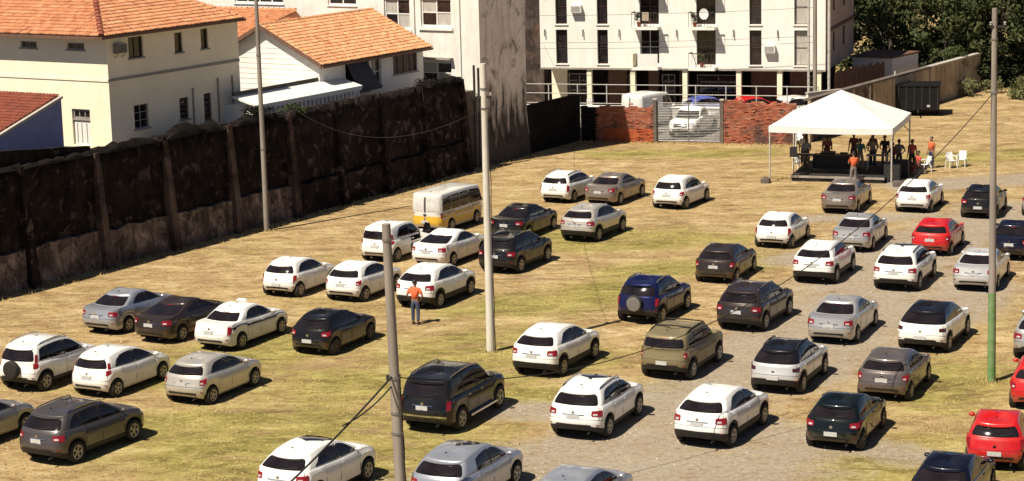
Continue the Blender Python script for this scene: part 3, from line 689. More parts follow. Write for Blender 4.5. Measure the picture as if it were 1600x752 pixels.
# low wall continuing from the old block to the brick wall
LW = thing('low_wall', 'low dark wall in the shadow of the old white block', 'wall', WO, WALL_RZ)
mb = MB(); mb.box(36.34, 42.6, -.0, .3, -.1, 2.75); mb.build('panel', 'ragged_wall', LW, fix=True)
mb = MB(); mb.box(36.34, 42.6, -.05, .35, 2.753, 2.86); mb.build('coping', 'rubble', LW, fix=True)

# ------------------------------------------------------------------ brick wall with the mesh gate
CW0 = Vector((4.4, 128.42, 0)); CWD = Vector((math.cos(rad(-16)), math.sin(rad(-16)), 0)); CW_RZ = -16
def brick_wall(label, s0, s1, h, seed):
    t = thing('brick_wall', label, 'wall', CW0 + CWD * s0, CW_RZ); r = random.Random(seed); L = s1 - s0
    rowh = .085; bl = .26; nrow = int(h / rowh)
    top = lambda x: h - .22 - .30 * mnoise.noise(Vector((x * 1.1, seed * 7.3, 0))) - .12 * mnoise.noise(Vector((x * 4.0, seed, 3)))
    mb = MB(); n = int(L / .26)
    for k in range(n):
        a, b_ = L * k / n, L * (k + 1) / n; mb.box(a, b_, .06, .22, -.1, min(top(a), top(b_)) - .10)
    mb.build('mortar_core', 'mortar', t, fix=True)
    mb, mp_, ms_ = MB(), MB(), MB()
    for j in range(nrow):
        x = -(.13 if j % 2 else 0); z = j * rowh
        while x < L:
            xa, xb = max(x, 0), min(x + bl - .014, L)
            if xb - xa > .05 and z < top((xa + xb) / 2) + r.uniform(-.05, .05):
                y = r.uniform(-.014, .014) - (.025 if r.random() < .12 else 0) + (.05 if r.random() < .07 else 0)
                (ms_ if (seed == 1 and x < .9 + .35 * mnoise.noise(Vector((z * 2, 0, 1)))) else mp_ if (seed == 1 and z < .80 and x > 1.2) else mb).box(xa, xb, y, .27, z, z + rowh - .014)  # leftmost bricks go in a near-black colour, painting in the old block's shadow
            x += bl
    stuff(mb.build('bricks', 'brick', t))
    if mp_.v: stuff(mp_.build('painted_bricks', 'brick_painted', t)); stuff(ms_.build('shadow_toned_bricks', 'ragged_wall', t))
    return t
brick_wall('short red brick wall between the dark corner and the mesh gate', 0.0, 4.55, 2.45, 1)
brick_wall('red brick wall between the mesh gate and the white tent', 8.8, 13.2, 2.75, 2)
for s in (4.62, 8.72):
    p = thing('gate_post', 'square post at the %s side of the mesh gate' % ('left' if s < 6 else 'right'), 'post', CW0 + CWD * s, CW_RZ)
    MB().box(-.1, .1, -.05, .25, -.1, 2.6).build('shaft', 'concrete_dark', p, fix=True); MB().box(-.13, .13, -.08, .28, 2.602, 2.68).build('cap', 'concrete', p, fix=True)
G = thing('mesh_gate', 'grey wire mesh gate in front of the parked white pickup', 'gate', CW0 + CWD * 4.75, CW_RZ)
for a, b_ in (((0, .1, .1), (0, .1, 2.45)), ((3.85, .1, .1), (3.85, .1, 2.45)), ((1.93, .1, .1), (1.93, .1, 2.45))): MB().tube([a, b_], .035, 8).build('upright', 'metal_grey', G, smooth=60)
for z in (.12, .85, 1.65, 2.43): MB().tube([(0, .1, z), (3.85, .1, z)], .025, 8).build('rail', 'metal_grey', G, smooth=60)
mb = MB()
for i in range(39):
    x = .05 + i * .1; mb.tube([(x, .1, .12), (x, .1, 2.43)], .0045, 3, False)
for i in range(23):
    z = .15 + i * .1; mb.tube([(.02, .1, z), (3.83, .1, z)], .0045, 3, False)
stuff(mb.build('wire_mesh', 'metal_grey', G))

# right wall running back from the corner behind the tent
RW = thing('rear_wall', 'old tan wall with dark coping running back behind the tent towards the trees', 'wall', (18.0, 125.6, 0), WALL_RZ - 1.2)
n = 9; seg = 3.2
for i in range(n):
    mb = MB(); rows = []
    for z in (-.1, .8, 1.6, 2.5): rows.append([(i * seg + seg * k / 8, .04 * mnoise.noise(Vector((i * seg + seg * k / 8, z, 8))), z) for k in range(9)])
    rows.append([(p[0], .3, 2.5) for p in rows[-1]]); rows.append([(p[0], .3, 0) for p in rows[-1]])
    mb.grid(rows); mb.build('panel', 'tan_wall' if i > 2 else 'plinth_wall', RW, smooth=40, fix=True)
    MB().box(i * seg + .006, i * seg + seg - .006, -.09, .37, 2.51, 2.64).build('coping_stone', 'concrete_dark' if i < 6 else 'concrete', RW, fix=True)
    if i % 2 == 0: MB().box(i * seg - .12, i * seg + .12, -.09, .06, -.1, 2.503).build('pier', 'tan_wall', RW, fix=True)

# ------------------------------------------------------------------ apartment block
AP = thing('apartment_block', 'white apartment block on columns with narrow dark windows across the street', 'building', APT_O, APT_RZ)
L, Z0, FH, NF = 19.2, 3.1, 2.65, 4; ZT = Z0 + FH * NF + .4; D = 12.0
NW = [(1.1, 1.9), (3.97, 4.7), (14.24, 15.03), (17.17, 18.05)]; BW = [(6.9, 8.2), (10.72, 12.0)]
ops = []
for f in range(NF):
    z = 3.47 + FH * f
    for s0, s1 in NW: ops.append((s0, s1, z, z + 2.28, 'n', f))
    for s0, s1 in BW: ops.append((s0, s1, z, z + 2.3, 'b', f))
mb = MB(); panel(mb, (0, 0, 0), (1, 0, 0), (0, -1, 0), L, Z0, ZT, ops, .25); mb.poly([(0, 0, Z0), (0, D, Z0), (L, D, Z0), (L, 0, Z0)])
mb.build('front_wall', 'apt_wall', AP)
mb = MB(); mb.box(.02, L - .02, .27, D, Z0 + .02, ZT); mb.build('core', 'dark_interior', AP, fix=True)
pm('plaster_pink', (.46, .36, .31), (.38, .29, .25), 1.0, rough=.9)
mb = MB(); sops = [(3.0, 3.7, 4.2, 5.4), (3.0, 3.7, 6.85, 8.05), (7.2, 8.0, 4.2, 5.4), (7.2, 8.0, 6.85, 8.05)]
panel(mb, (L, 0, 0), (0, 1, 0), (1, 0, 0), D, Z0, ZT, sops, .2); mb.build('side_wall', 'plaster_pink', AP)
for o in sops: window(AP, (L, 0, 0), (0, 1, 0), (1, 0, 0), o, cols=2, rows=1, frame='wood_brown', depth=.2)
mm = MB(); mm.box(L + .002, L + .10, 0, D, 5.55, 5.75); mm.build('string_course', 'wood_brown', AP, fix=True)
mb = MB(); panel(mb, (0, 0, 0), (0, 1, 0), (-1, 0, 0), D, Z0, ZT, []); mb.build('side_wall', 'plaster_white', AP)
for o in ops:
    if o[4] == 'n':
        window(AP, (0, 0, 0), (1, 0, 0), (0, -1, 0), o, cols=1, rows=2, frame='wood_dark', depth=.25, fw=.04, curtain=3 if (o[0] > 16) else 0, sillmat='plaster_white')
    else:
        window(AP, (0, 0, 0), (1, 0, 0), (0, -1, 0), o, cols=2, rows=2, frame='white_paint' if (o[5] == 0 and o[0] < 8) else 'wood_dark', depth=.25, sill=False, fw=.05, name='balcony_door', curtain=0)
for f in range(NF):
    for bi, (s0, s1) in enumerate(BW):
        z = 3.30 + FH * f; bal = MB().box(s0 - .35, s1 + .12, -.95, -.003, z - .12, z + .06).build('balcony', 'plaster_white', AP, fix=True)
        if f == 0 and bi == 0:
            MB().box(s0 + .05, s1 + .1, -.93, -.86, z + .063, z + .95).build('parapet', 'white_paint', bal, fix=True)
            MB().box(s0 - .33, s0 - .26, -.93, -.01, z + .063, z + .95).build('parapet', 'plaster_cream', bal, fix=True)
        else:
            for k in range(9):
                x = lerp(s0 - .32, s1 + .09, k / 8); MB().tube([(x, -.91, z + .06), (x, -.91, z + .98)], .016, 5).build('baluster', 'metal_dark', bal)
            MB().box(s0 - .34, s1 + .11, -.94, -.88, z + .98, z + 1.03).build('rail', 'metal_dark', bal, fix=True)
            MB().box(s0 - .34, s0 - .29, -.88, -.01, z + .98, z + 1.03).build('rail', 'metal_dark', bal, fix=True)
for f in range(NF):
    for s in (0.35, 3.0, 5.5, 9.4, 13.2, 16.1):
        z = 5.55 + FH * f; MB().tube([(s, -.003, z + .22), (s, -.1, z + .2), (s, -.12, z - .25)], .035, 6).build('rain_spout', 'metal_grey', AP, smooth=60)
for s in (3.35, 6.35, 9.9, 13.5, 16.2, 18.75):
    c = MB().box(s - .16, s + .16, .05, .37, .13, Z0 - .004).build('column', 'plaster_cream', AP, fix=True)
    MB().box(s - .19, s + .19, .02, .40, .132, 1.15).build('column_base', 'white_paint', c, fix=True)
MB().box(0.03, L - .03, 4.0, 4.3, .13, Z0 - .01).build('ground_floor_wall', 'dark_interior', AP, fix=True)
rg = random.Random(8)
for s0, s1, mt in ((.1, 1.2, 'plaster_cream'), (4.1, 5.4, 'wood_brown'), (6.9, 7.6, 'wood_brown'), (9.0, 9.7, 'wood_dark'), (13.9, 15.6, 'wood_brown'), (16.5, 17.7, 'wood_brown')):
    MB().box(s0, s1, 2.2, 2.5, .14, Z0 - .02).build('ground_floor_panel', mt, AP, fix=True)
for s0, s1 in ((1.4, 2.9), (5.6, 6.1), (7.9, 8.8), (10.3, 13.2), (17.8, 18.6)):
    window(AP, (0, 2.0, 0), (1, 0, 0), (0, -1, 0), (s0, s1, .3, 2.6), cols=2, rows=2, frame='trim_grey', depth=.0, sill=False, name='shopfront')
mb = MB().box(-.02, L + .02, -.06, .0 - .004, Z0 - .003, Z0 + .12).build('slab_edge', 'trim_grey', AP, fix=True)
# street railing and pipes by the building
SR = thing('street_railing', 'pale tubular railing in front of the apartment block columns', 'railing', APT_O - an_ * 1.6 + Vector((0, 0, .13)), APT_RZ)
for i in range(11): MB().tube([(-1 + i * 2.0, 0, 0), (-1 + i * 2.0, 0, 2.2)], .04, 6).build('post', 'steel_light', SR)
for z in (.9, 1.55, 2.15): MB().tube([(-1, 0, z), (19, 0, z)], .028, 6).build('rail', 'steel_light', SR)
def pole(name, label, loc, h, r0, r1, mat, lean=(0, 0), bands=(), foot=None, grp=None, cap=True):
    t = thing(name, label, 'pole', loc, 0, grp); top = (lean[0], lean[1], h); k = 10
    P = lambda z: (lean[0] * z / h, lean[1] * z / h, z); R_ = lambda z: lerp(r0, r1, z / h)
    zf = foot[0] if foot else -.1
    MB().tube([P(lerp(zf, h, i / k)) for i in range(k + 1)], [R_(lerp(zf, h, i / k)) for i in range(k + 1)], 16).build('shaft', mat, t, smooth=50)
    if foot: MB().tube([P(-.1), P(foot[0] * .5), P(foot[0] - .002)], [R_(0) + .006, R_(foot[0] * .5) + .006, R_(foot[0]) + .006], 16).build('painted_foot', foot[1], t, smooth=50)
    for z in bands: MB().tube([P(z - .035), P(z + .035)], R_(z) + .018, 16).build('band', 'metal_grey', t, smooth=50)
    return t
p_l = pole('light_pole', 'thin grey pole standing at the foot of the mouldy wall', (-11.83, 100.41, 0), 13.5, .13, .085, 'pole_grey', bands=(4.0, 8.5))
p_m = pole('utility_pole', 'tall whitish pole in the middle of the lot', (-.87, 74.64, 0), 10.5, .155, .10, 'pole_white', bands=(8.9, 9.6))
p_r = pole('utility_pole', 'tall grey pole with green painted foot at the right', (15.95, 68.63, 0), 12.5, .135, .085, 'pole_grey', lean=(-.1, .05), foot=(3.05, 'pole_green'), bands=(9.75, 11.5))
p_n = pole('utility_pole', 'thick weathered grey pole with metal bands in the foreground', (-3.1, 54.0, 0), 8.52, .155, .115, 'pole_grey', lean=(-.16, 0), bands=(4.4, 3.45, 2.9, 8.1))
MB().box(-.30, -.16, -.05, .05, 4.33, 4.47).build('wire_clamp', 'metal_dark', p_n, fix=True)
pole('street_pole', 'grey street pole before the right end of the apartment block', APT_O + ad * 18.9 - an_ * 2.2, 14, .14, .1, 'pole_grey')
pole('pipe_mast', 'white pipe mast rising beside the apartment block corner', APT_O + ad * 18.2 - an_ * .5, 13.0, .09, .09, 'steel_light')
pole('pipe_mast', 'second white pipe mast at the very corner of the apartment block', APT_O + ad * 19.5 - an_ * .4, 12.5, .10, .10, 'steel_light')
pole('fence_pole', 'short pale pole against the old tan wall right of the tent top', (25.2, 137.0, 0), 2.9, .06, .06, 'steel_light')
def wire(name, label, a, b_, sag, r, grp=None, mat='cable', n=40):
    a, b_ = Vector(a), Vector(b_); mb = MB()
    mb.tube([a.lerp(b_, i / n) - Vector((0, 0, 4 * sag * (i / n) * (1 - i / n))) for i in range(n + 1)], r, 6)
    return tag(mb.build(name, mat, smooth=60), label, 'wire', grp)
wire('overhead_wire', 'dark cable sagging from the green footed pole to the foreground pole', (15.86, 68.66, 9.75), (-3.2, 54.05, 4.4), 2.9, .015)
wire('overhead_wire', 'dark cable dropping from the foreground pole towards the lower left', (-3.25, 53.9, 4.45), (-8.6, 40.0, 2.6), .35, .026)
wire('overhead_wire', 'short second cable strand spliced beside the foreground pole clamp', (-3.25, 53.95, 4.2), (-4.35, 51.05, 3.95), .12, .02)
wire('overhead_wire', 'thin wire from the white pole across to the mouldy wall', (-.9, 74.6, 8.9), wpt(13.5, .1, 5.6), 1.3, .009)
wire('overhead_wire', 'thin wire from the white pole towards the apartment block', (-.9, 74.6, 8.95), APT_O + Vector((0, -.3, 5.2)), 1.5, .009)
for i, z in enumerate((4.9, 5.3, 7.1)):
    wire('street_wire', ('lowest', 'middle', 'highest')[i] + ' of three street wires strung before the apartment block', APT_O - ad * 14 - an_ * (2.2 + .2 * i) + Vector((0, 0, z)), APT_O + ad * 18.9 - an_ * 2.2 + Vector((0, 0, z + .3)), .35, .011)

# ------------------------------------------------------------------ cars
REAR = [(0, 0), (.007, .2), (.026, .4), (.055, .58), (.09, .72), (.135, .83), (.19, .905), (.255, .955), (.33, .985)]
FRONT = [(.44, .985), (.33, .955), (.235, .90), (.16, .82), (.10, .70), (.06, .55), (.03, .38), (.01, .19), (0, 0)]
GREAR = [(0, 0), (.01, .22), (.034, .44), (.068, .63), (.105, .77), (.15, .87), (.20, .935), (.26, .978), (.34, 1.0)]
GFRONT = [(.44, 1.0), (.34, .985), (.25, .955), (.175, .90), (.12, .80), (.075, .65), (.04, .46), (.012, .23), (0, 0)]
TS = [0, .1, .2, .3, .42, .55, .66, .73, .86, 1.0]
BASE = dict(W=1.74, H=1.49, wb=2.53, fo=.80, ro=.66, R=.31, clear=.22, zr=1.00, zm=.94, zc=.95, zf=.74,
            g0r=.15, g1r=.50, g0f=.98, g1f=1.80, wtop=.70, wbase=.905, roofr=.12, rooff=.10,
            rt=[(0, .09), (.15, .03), (.35, 0), (.5, .015), (.62, .055), (1, .12)], ft=[(0, .12), (.2, .03), (.45, 0), (.7, .04), (.9, .14), (1, .24)],
            clad=0, light='corner', plate='gate', win=[(-1.30, -.18), (-.10, None)], kick=.9, rear_u=(.10, .86), rw=5.3, rails=0, sunroof=0, spoiler=1, rim='rim', sideglass=.9, bin_=0)
TYPES = {
 'hatch': {},
 'hatch_b': dict(H=1.51, W=1.70, wb=2.46, fo=.76, ro=.60, light='tall', plate='bumper', g1r=.42, zr=.99),
 'hatch_c': dict(H=1.48, W=1.72, wb=2.5, light='horiz', plate='bumper', g1r=.55, rim='rim_dark'),
 'hatch_tall': dict(H=1.58, W=1.76, wb=2.6, fo=.82, ro=.66, light='corner', g1r=.42, R=.32),
 'minivan_small': dict(H=1.54, W=1.70, wb=2.53, fo=.78, ro=.66, light='pillar', g0f=.78, g1f=1.75, g1r=.36, win=[(-1.3, -.25), (-.17, None)], plate='gate'),
 'minivan': dict(H=1.66, W=1.74, wb=2.55, fo=.80, ro=.66, light='pillar', g0f=.85, g1f=1.62, g1r=.22, wtop=.76, win=[(-1.25, -.2), (-.1, None)], plate='gate', spoiler=0, open_door=1),
 'sedan': dict(H=1.47, W=1.75, wb=2.64, fo=.84, ro=1.0, g0r=.70, g1r=1.38, g0f=1.02, g1f=1.85, zr=1.02, zm=.95, light='horiz', plate='gate', win=[(-.98, -.15), (-.07, None)], kick=.85, spoiler=0, roofr=.08, rear_u=(.06, .90)),
 'sedan_low': dict(H=1.44, W=1.78, wb=2.68, fo=.86, ro=1.0, g0r=.55, g1r=1.50, g0f=1.02, g1f=1.9, zr=1.02, zm=.95, light='horiz', plate='gate', win=[(-.98, -.15), (-.07, None)], kick=.9, spoiler=0, roofr=.10, rear_u=(.05, .90), rim='rim'),
 'taxi': dict(H=1.50, W=1.73, wb=2.6, fo=.82, ro=.98, g0r=.72, g1r=1.28, g0f=1.0, g1f=1.8, zr=1.02, zm=.95, light='tall', plate='gate', win=[(-.96, -.15), (-.07, None)], kick=.85, spoiler=0, rear_u=(.06, .88), taxi=1),
 'wagon': dict(H=1.52, W=1.72, wb=2.5, fo=.80, ro=.90, light='tall', g0r=.14, g1r=.40, rails=1, win=[(-1.75, -1.05), (-.97, -.18), (-.10, None)], kick=.2),
 'crossover': dict(H=1.60, W=1.79, wb=2.61, fo=.86, ro=.82, R=.335, clear=.25, zr=1.10, zm=1.02, zc=1.02, zf=.84, light='horiz', g0r=.16, g1r=.62, wtop=.68, clad=.3, win=[(-1.40, -.18), (-.11, None)], kick=1.5, plate='gate'),
 'crossover_b': dict(H=1.58, W=1.74, wb=2.6, fo=.84, ro=.72, R=.335, clear=.25, zr=1.05, zm=1.0, zc=1.0, zf=.84, light='dark', clad=.3, g1r=.55, rails=1, plate='bumper', twotone=1, win=[(-1.35, -.18), (-.11, None)]),
 'crossover_c': dict(H=1.58, W=1.80, wb=2.66, fo=.86, ro=.80, R=.345, clear=.24, zr=1.06, zm=1.0, zc=1.0, zf=.84, light='dark', clad=.2, g1r=.70, plate='bumper', twotone=1, win=[(-1.35, -.18), (-.11, None)], kick=1.0),
 'suv': dict(H=1.64, W=1.83, wb=2.64, fo=.88, ro=.86, R=.345, clear=.26, zr=1.08, zm=1.02, zc=1.04, zf=.88, light='horiz', g0r=.15, g1r=.52, wtop=.72, clad=.2, rails=1, sunroof=1, plate='gate', win=[(-1.6, -1.02), (-.95, -.18), (-.10, None)], kick=.6),
 'suv_b': dict(H=1.60, W=1.82, wb=2.64, fo=.88, ro=.80, R=.34, clear=.24, zr=1.05, zm=.99, zc=1.0, zf=.86, light='horiz', g1r=.55, wtop=.70, clad=.1, sunroof=2, plate='gate', win=[(-1.0, -.18), (-.10, None)], kick=.6),
 'bigsuv': dict(H=1.86, W=1.88, wb=2.80, fo=.86, ro=1.02, R=.385, clear=.32, zr=1.18, zm=1.12, zc=1.15, zf=1.02, light='tall', g0r=.12, g1r=.36, wtop=.78, clad=.1, rails=1, plate='gate', win=[(-2.0, -1.12), (-1.04, -.2), (-.12, None)], kick=.2, chrome=1, g0f=1.12, g1f=1.80),
 'boxsuv': dict(H=1.70, W=1.81, wb=2.57, fo=.84, ro=.74, R=.345, clear=.28, zr=1.12, zm=1.08, zc=1.10, zf=.98, light='square', g0r=.10, g1r=.26, wtop=.80, clad=.2, rails=2, plate='bumper', win=[(-1.5, -1.0), (-.92, -.16), (-.08, None)], kick=.15, g0f=1.05, g1f=1.55, spoiler=0),
 'ecosport': dict(H=1.68, W=1.77, wb=2.52, fo=.82, ro=.68, R=.34, clear=.28, zr=1.08, zm=1.03, zc=1.03, zf=.92, light='tall', g0r=.13, g1r=.40, wtop=.74, clad=.2, rails=1, plate='bumper', spare=1, win=[(-1.0, -.16), (-.08, None)], kick=.5),
 'aircross': dict(H=1.70, W=1.76, wb=2.54, fo=.82, ro=.72, R=.335, clear=.27, zr=1.05, zm=.99, zc=1.0, zf=.86, light='pillar', g0r=.12, g1r=.36, wtop=.74, clad=.2, rails=1, plate='bumper', spare=1, g0f=.85, g1f=1.75, win=[(-1.6, -1.08), (-1.0, -.2), (-.12, None)], kick=.3),
 'van': dict(H=1.98, W=1.72, wb=2.40, fo=.95, ro=1.10, R=.32, clear=.24, zr=1.02, zm=1.02, zc=1.02, zf=.92, light='tall', g0r=.03, g1r=.10, g0f=.10, g1f=.55, wtop=.915, wbase=.965, roofr=.02, rooff=.05, clad=0, plate='bumper', spoiler=0, win=[(-2.15, -1.22), (-1.19, -.42), (-.39, .42), (.45, None)], kick=0, van=1, sideglass=.86,
               rt=[(0, .08), (.12, .03), (.3, 0), (1, .02)], ft=[(0, .1), (.2, .03), (.45, 0), (1, .06)]),
 'boxvan': dict(H=2.25, W=1.80, wb=2.6, fo=.85, ro=.95, R=.33, clear=.26, zr=1.15, zm=1.12, zc=1.12, zf=.95, light='tall', g0r=.03, g1r=.08, g0f=.60, g1f=1.25, wtop=.88, wbase=.955, roofr=.03, rooff=.10, plate='bumper', spoiler=0, win=[(.2, None)], kick=0),
 'pickup': dict(H=1.76, W=1.80, wb=2.95, fo=.88, ro=1.15, R=.36, clear=.32, zr=1.10, zm=1.08, zc=1.08, zf=.98, light='tall', g0r=1.75, g1r=1.95, g0f=1.05, g1f=1.72, wtop=.76, rails=0, plate='bumper', spoiler=0, win=[(-.62, -.02), (.06, None)], kick=.1, clad=.1, grille=1),
}
TYPES['crossover_s'] = dict(TYPES['crossover'], sunroof=1, clad=.1)
def wheel_meshes():
    R = 1.0; mt = MB(); n = 26
    prof = [(.60, -.28), (.70, -.34), (.88, -.34), (.965, -.28), (1, -.17), (1, .17), (.965, .28), (.88, .34), (.70, .34), (.60, .28)]
    rows = [[(r * math.cos(2 * math.pi * j / n), y, r * math.sin(2 * math.pi * j / n)) for j in range(n)] for r, y in prof]
    mt.grid(rows, True)
    for y in (-.20, .2): mt.v.append((0, y, 0)); c = len(mt.v) - 1; b0 = len(mt.v); mt.v += [(.62 * math.cos(2 * math.pi * j / n), y, .62 * math.sin(2 * math.pi * j / n)) for j in range(n)]; mt.f += [(c, b0 + j, b0 + (j + 1) % n) for j in range(n)]
    tyre = mt.mesh('wheel', 40); fixnormals(tyre); tyre.set_sharp_from_angle(angle=rad(40))
    mr = MB(); rows = [[(r * math.cos(2 * math.pi * j / n), y, r * math.sin(2 * math.pi * j / n)) for j in range(n)] for r, y in ((.52, -.22), (.56, -.31), (.64, -.325), (.655, -.26))]
    mr.grid(rows, True)
    for k in range(5):
        for o_ in (-.16, .16):
            a = 2 * math.pi * k / 5 + o_; d = Vector((math.cos(a), 0, math.sin(a))); t = Vector((-math.sin(a), 0, math.cos(a)))
            mr.hexa([d * .10 - t * .045 + Vector((0, -.21, 0)), d * .10 + t * .045 + Vector((0, -.21, 0)), d * .56 + t * .055 + Vector((0, -.22, 0)), d * .56 - t * .055 + Vector((0, -.22, 0))],
                    [d * .10 - t * .045 + Vector((0, -.28, 0)), d * .10 + t * .045 + Vector((0, -.28, 0)), d * .56 + t * .05 + Vector((0, -.30, 0)), d * .56 - t * .05 + Vector((0, -.30, 0))])
    mr.tube([(0, -.2, 0), (0, -.29, 0)], .15, 12)
    rim = mr.mesh('rim', 40); fixnormals(rim); rim.set_sharp_from_angle(angle=rad(35))
    return tyre, rim
TYRE, RIM = wheel_meshes()

class CarShape:
    def __init__(s, name):
        p = dict(BASE); p.update(TYPES[name]); s.p = p; s.name = name; s.parts = []
        wb, W, H = p['wb'], p['W'], p['H']; hw = W / 2
        s.xf = wb / 2 + p['fo']; s.xr = -(wb / 2 + p['ro']); xf, xr = s.xf, s.xr
        Ra = p['R'] + .055
        xs = [xr + .40 + i * .10 for i in range(int((xf - .56 - xr - .40) / .10) + 1)]
        for ax in (-wb / 2, wb / 2):
            xs = [x for x in xs if abs(x - ax) > Ra + .04]
            xs += [ax + Ra * math.cos(math.pi * k / 12) for k in range(13)] + [ax - Ra - .012, ax + Ra + .012]
        xs = sorted(x for x in xs if xr + .36 < x < xf - .48); s.xs = xs; m = len(xs); s.m = m
        belt = [(xr, p['zr'] - .03), (xr + .5, p['zr']), (-.1, p['zm']), (xf - p['g0f'] - .1, p['zc'] - .03), (xf - .35, lerp(p['zc'], p['zf'], .65)), (xf, p['zf'])]
        def zbot(x):
            z = p['clear'] + (.13 if x < xr + .35 else 0) * min(1, (xr + .35 - x) / .3) if x < xr + .35 else p['clear']
            for ax in (-wb / 2, wb / 2):
                d = abs(x - ax)
                if d <= Ra + 1e-6: z = max(z, p['R'] + math.sqrt(max(0, Ra * Ra - d * d)) * .98 if d < Ra - .001 else p['clear'])
            return z
        wt = [(0, .93), (.1, .972), (.2, .978), (.3, .972), (.42, .976), (.55, .988), (.66, 1.0), (.73, .984), (.86, .968), (1, .932)]
        def taper(x): return 1 - .05 * max(0, (x - wb / 2 + .2) / (p['fo'] + .2)) ** 2 - .03 * max(0, (-wb / 2 - x) / p['ro']) ** 2
        s.L = []
        for t in TS:
            r = []; x0 = xr + sinterp(p['rt'], t); x1 = xf - sinterp(p['ft'], t); w_ = hw * sinterp(wt, t)
            pl = [(x0 + dx, fy) for dx, fy in REAR] + [(x, 1.0) for x in xs] + [(x1 - dx, fy) for dx, fy in FRONT]
            for x, fy in pl:
                zb = zbot(x); z = zb + (sinterp(belt, x) - zb) * t
                r.append(Vector((x, -fy * w_ * taper(x), z)))
            s.L.append(r)
        def gring(x0, x1, w_, zf_, kf, kr):
            ra, rb = x0 + .34 * kr, x1 - .44 * kf; mg = .22
            def mx(x):
                if x < ra + mg: return lerp(ra, ra + mg, max(0, (x - xs[0] + .04) / (ra + mg - xs[0] + .04)))
                if x > rb - mg: return lerp(rb - mg, rb, min(1, (x - rb + mg) / (xs[-1] + .04 - rb + mg)))
                return x
            pl = [(x0 + dx * kr, fy) for dx, fy in GREAR] + [(mx(x), 1.0) for x in xs] + [(x1 - dx * kf, fy) for dx, fy in GFRONT]
            return [Vector((x, -fy * w_, zf_(x, fy))) for x, fy in pl]
        gb = [(xr + p['g0r'], p['zr'] + .0), (xr + p['g0r'] + .5, p['zr'] + .012), (-.1, p['zm'] + .015), (xf - p['g0f'], p['zc'] + .015)]
        s.G0 = gring(xr + p['g0r'], xf - p['g0f'], hw * p['wbase'], lambda x, fy: interp(gb, x), .8, 1.0)
        xa, xb = xr + p['g1r'], xf - p['g1f']; xm = lerp(xa, xb, .62)
        def rz(x, fy): return H - .085 - (p['roofr'] * max(0, (xm - x) / (xm - xa)) ** 2 if x < xm else p['rooff'] * max(0, (x - xm) / (xb - xm)) ** 2)
        s.G1 = gring(xa, xb, hw * p['wtop'], rz, .42, .7); s.roofc = ((xa + xb) / 2, rz); s.n = len(s.G0); n = s.n
        s.idx0 = 9
        # deck
        s.DK = [s.L[-1]]
        for q in (.2, .45, .7, .9, 1.0):
            row = []
            for a, b_ in zip(s.L[-1], s.G0):
                d = math.hypot(a.x - b_.x, a.y - b_.y); big = min(1, d / .7)
                zz = lerp(a.z, b_.z, lerp(q, 1 - (1 - q) ** 1.9, big)) + .02 * big * math.sin(math.pi * q)
                row.append(Vector((lerp(a.x, b_.x, q), lerp(a.y, b_.y, q), zz)))
            s.DK.append(row)
        s.US = [0, .15, .35, .6, .82, 1.0]
        s.build()
    def half(s, rows, sv, row_t, ts):
        sg = 1
        if sv < 0: sv = -sv; sg = -1
        if sv > s.n - 1: sv = 2 * (s.n - 1) - sv; sg = -sg
        i = min(int(sv), s.n - 2); f = sv - i
        for k in range(len(ts) - 1):
            if row_t <= ts[k + 1] or k == len(ts) - 2: break
        g = (row_t - ts[k]) / (ts[k + 1] - ts[k])
        p = rows[k][i].lerp(rows[k][i + 1], f).lerp(rows[k + 1][i].lerp(rows[k + 1][i + 1], f), g)
        return Vector((p.x, p.y * sg, p.z))
    def low(s, sv, t): return s.half(s.L, sv, t, TS)
    def green(s, sv, u):
        p = s.half([s.G0, s.G1], sv, u, [0, 1]); b_ = .10 * u * (1 - u)
        c = Vector((lerp(s.xr + s.p['g0r'], s.xf - s.p['g0f'], .5), 0, 0)); d = Vector((p.x - c.x, p.y, 0))
        k = Vector((d.x * .25, d.y, 0)); k = k.normalized() if k.length > 1e-6 else Vector((0, 0, 0))
        return p + k * b_
    def sx(s, x):
        xs = s.xs
        if x <= xs[0]: return 9 - (xs[0] - x) / .2
        for i in range(len(xs) - 1):
            if x <= xs[i + 1]: return 9 + i + (x - xs[i]) / (xs[i + 1] - xs[i])
        return 9 + len(xs) - 1
    def patch(s, fn, s0, s1, t0, t1, off, nt=4, st=None, rounded=True, thick=.012, arch=(0, 0)):
        """raised panel on a surface; st = (s0 top, s1 top)"""
        s0t, s1t = st or (s0, s1); n = max(3, int(abs(s1 - s0)) + 2)
        cs = [0, .04] + [k / n for k in range(1, n)] + [.96, 1]; cs = sorted(set(cs))
        def N(sv, t):
            e = .02; d = .01; sgn = 1
            a = fn(sv + e, t) - fn(sv - e, t); b_ = fn(sv, min(1, t + d)) - fn(sv, max(0, t - d)); v = a.cross(b_)
            if v.length < 1e-9: return Vector((0, 0, 1))
            v.normalize(); P = fn(sv, t)
            c = Vector((P.x * .5, 0, .55))
            return v if v.dot(P - c) > 0 else -v
        R0, R1 = [], []
        for c in cs:
            ra, rb = [], []; sh = (.16 if c in (0, 1) else 0) if rounded else 0
            for k in range(nt + 1):
                v = lerp(sh, 1 - sh, k / nt); sv = lerp(lerp(s0, s1, c), lerp(s0t, s1t, c), v); t = lerp(t0, t1 - arch[0] * (1 - c) ** 2 - arch[1] * c ** 2, v)
                P = fn(sv, t); nn = N(sv, t); ra.append(P + nn * (off - thick)); rb.append(P + nn * off)
            R0.append(ra); R1.append(rb)
        mb = MB(); mb.grid(R1)
        edge1 = R1[0] + [r[-1] for r in R1[1:-1]] + R1[-1][::-1] + [r[0] for r in R1[1:-1]][::-1]
        edge0 = R0[0] + [r[-1] for r in R0[1:-1]] + R0[-1][::-1] + [r[0] for r in R0[1:-1]][::-1]
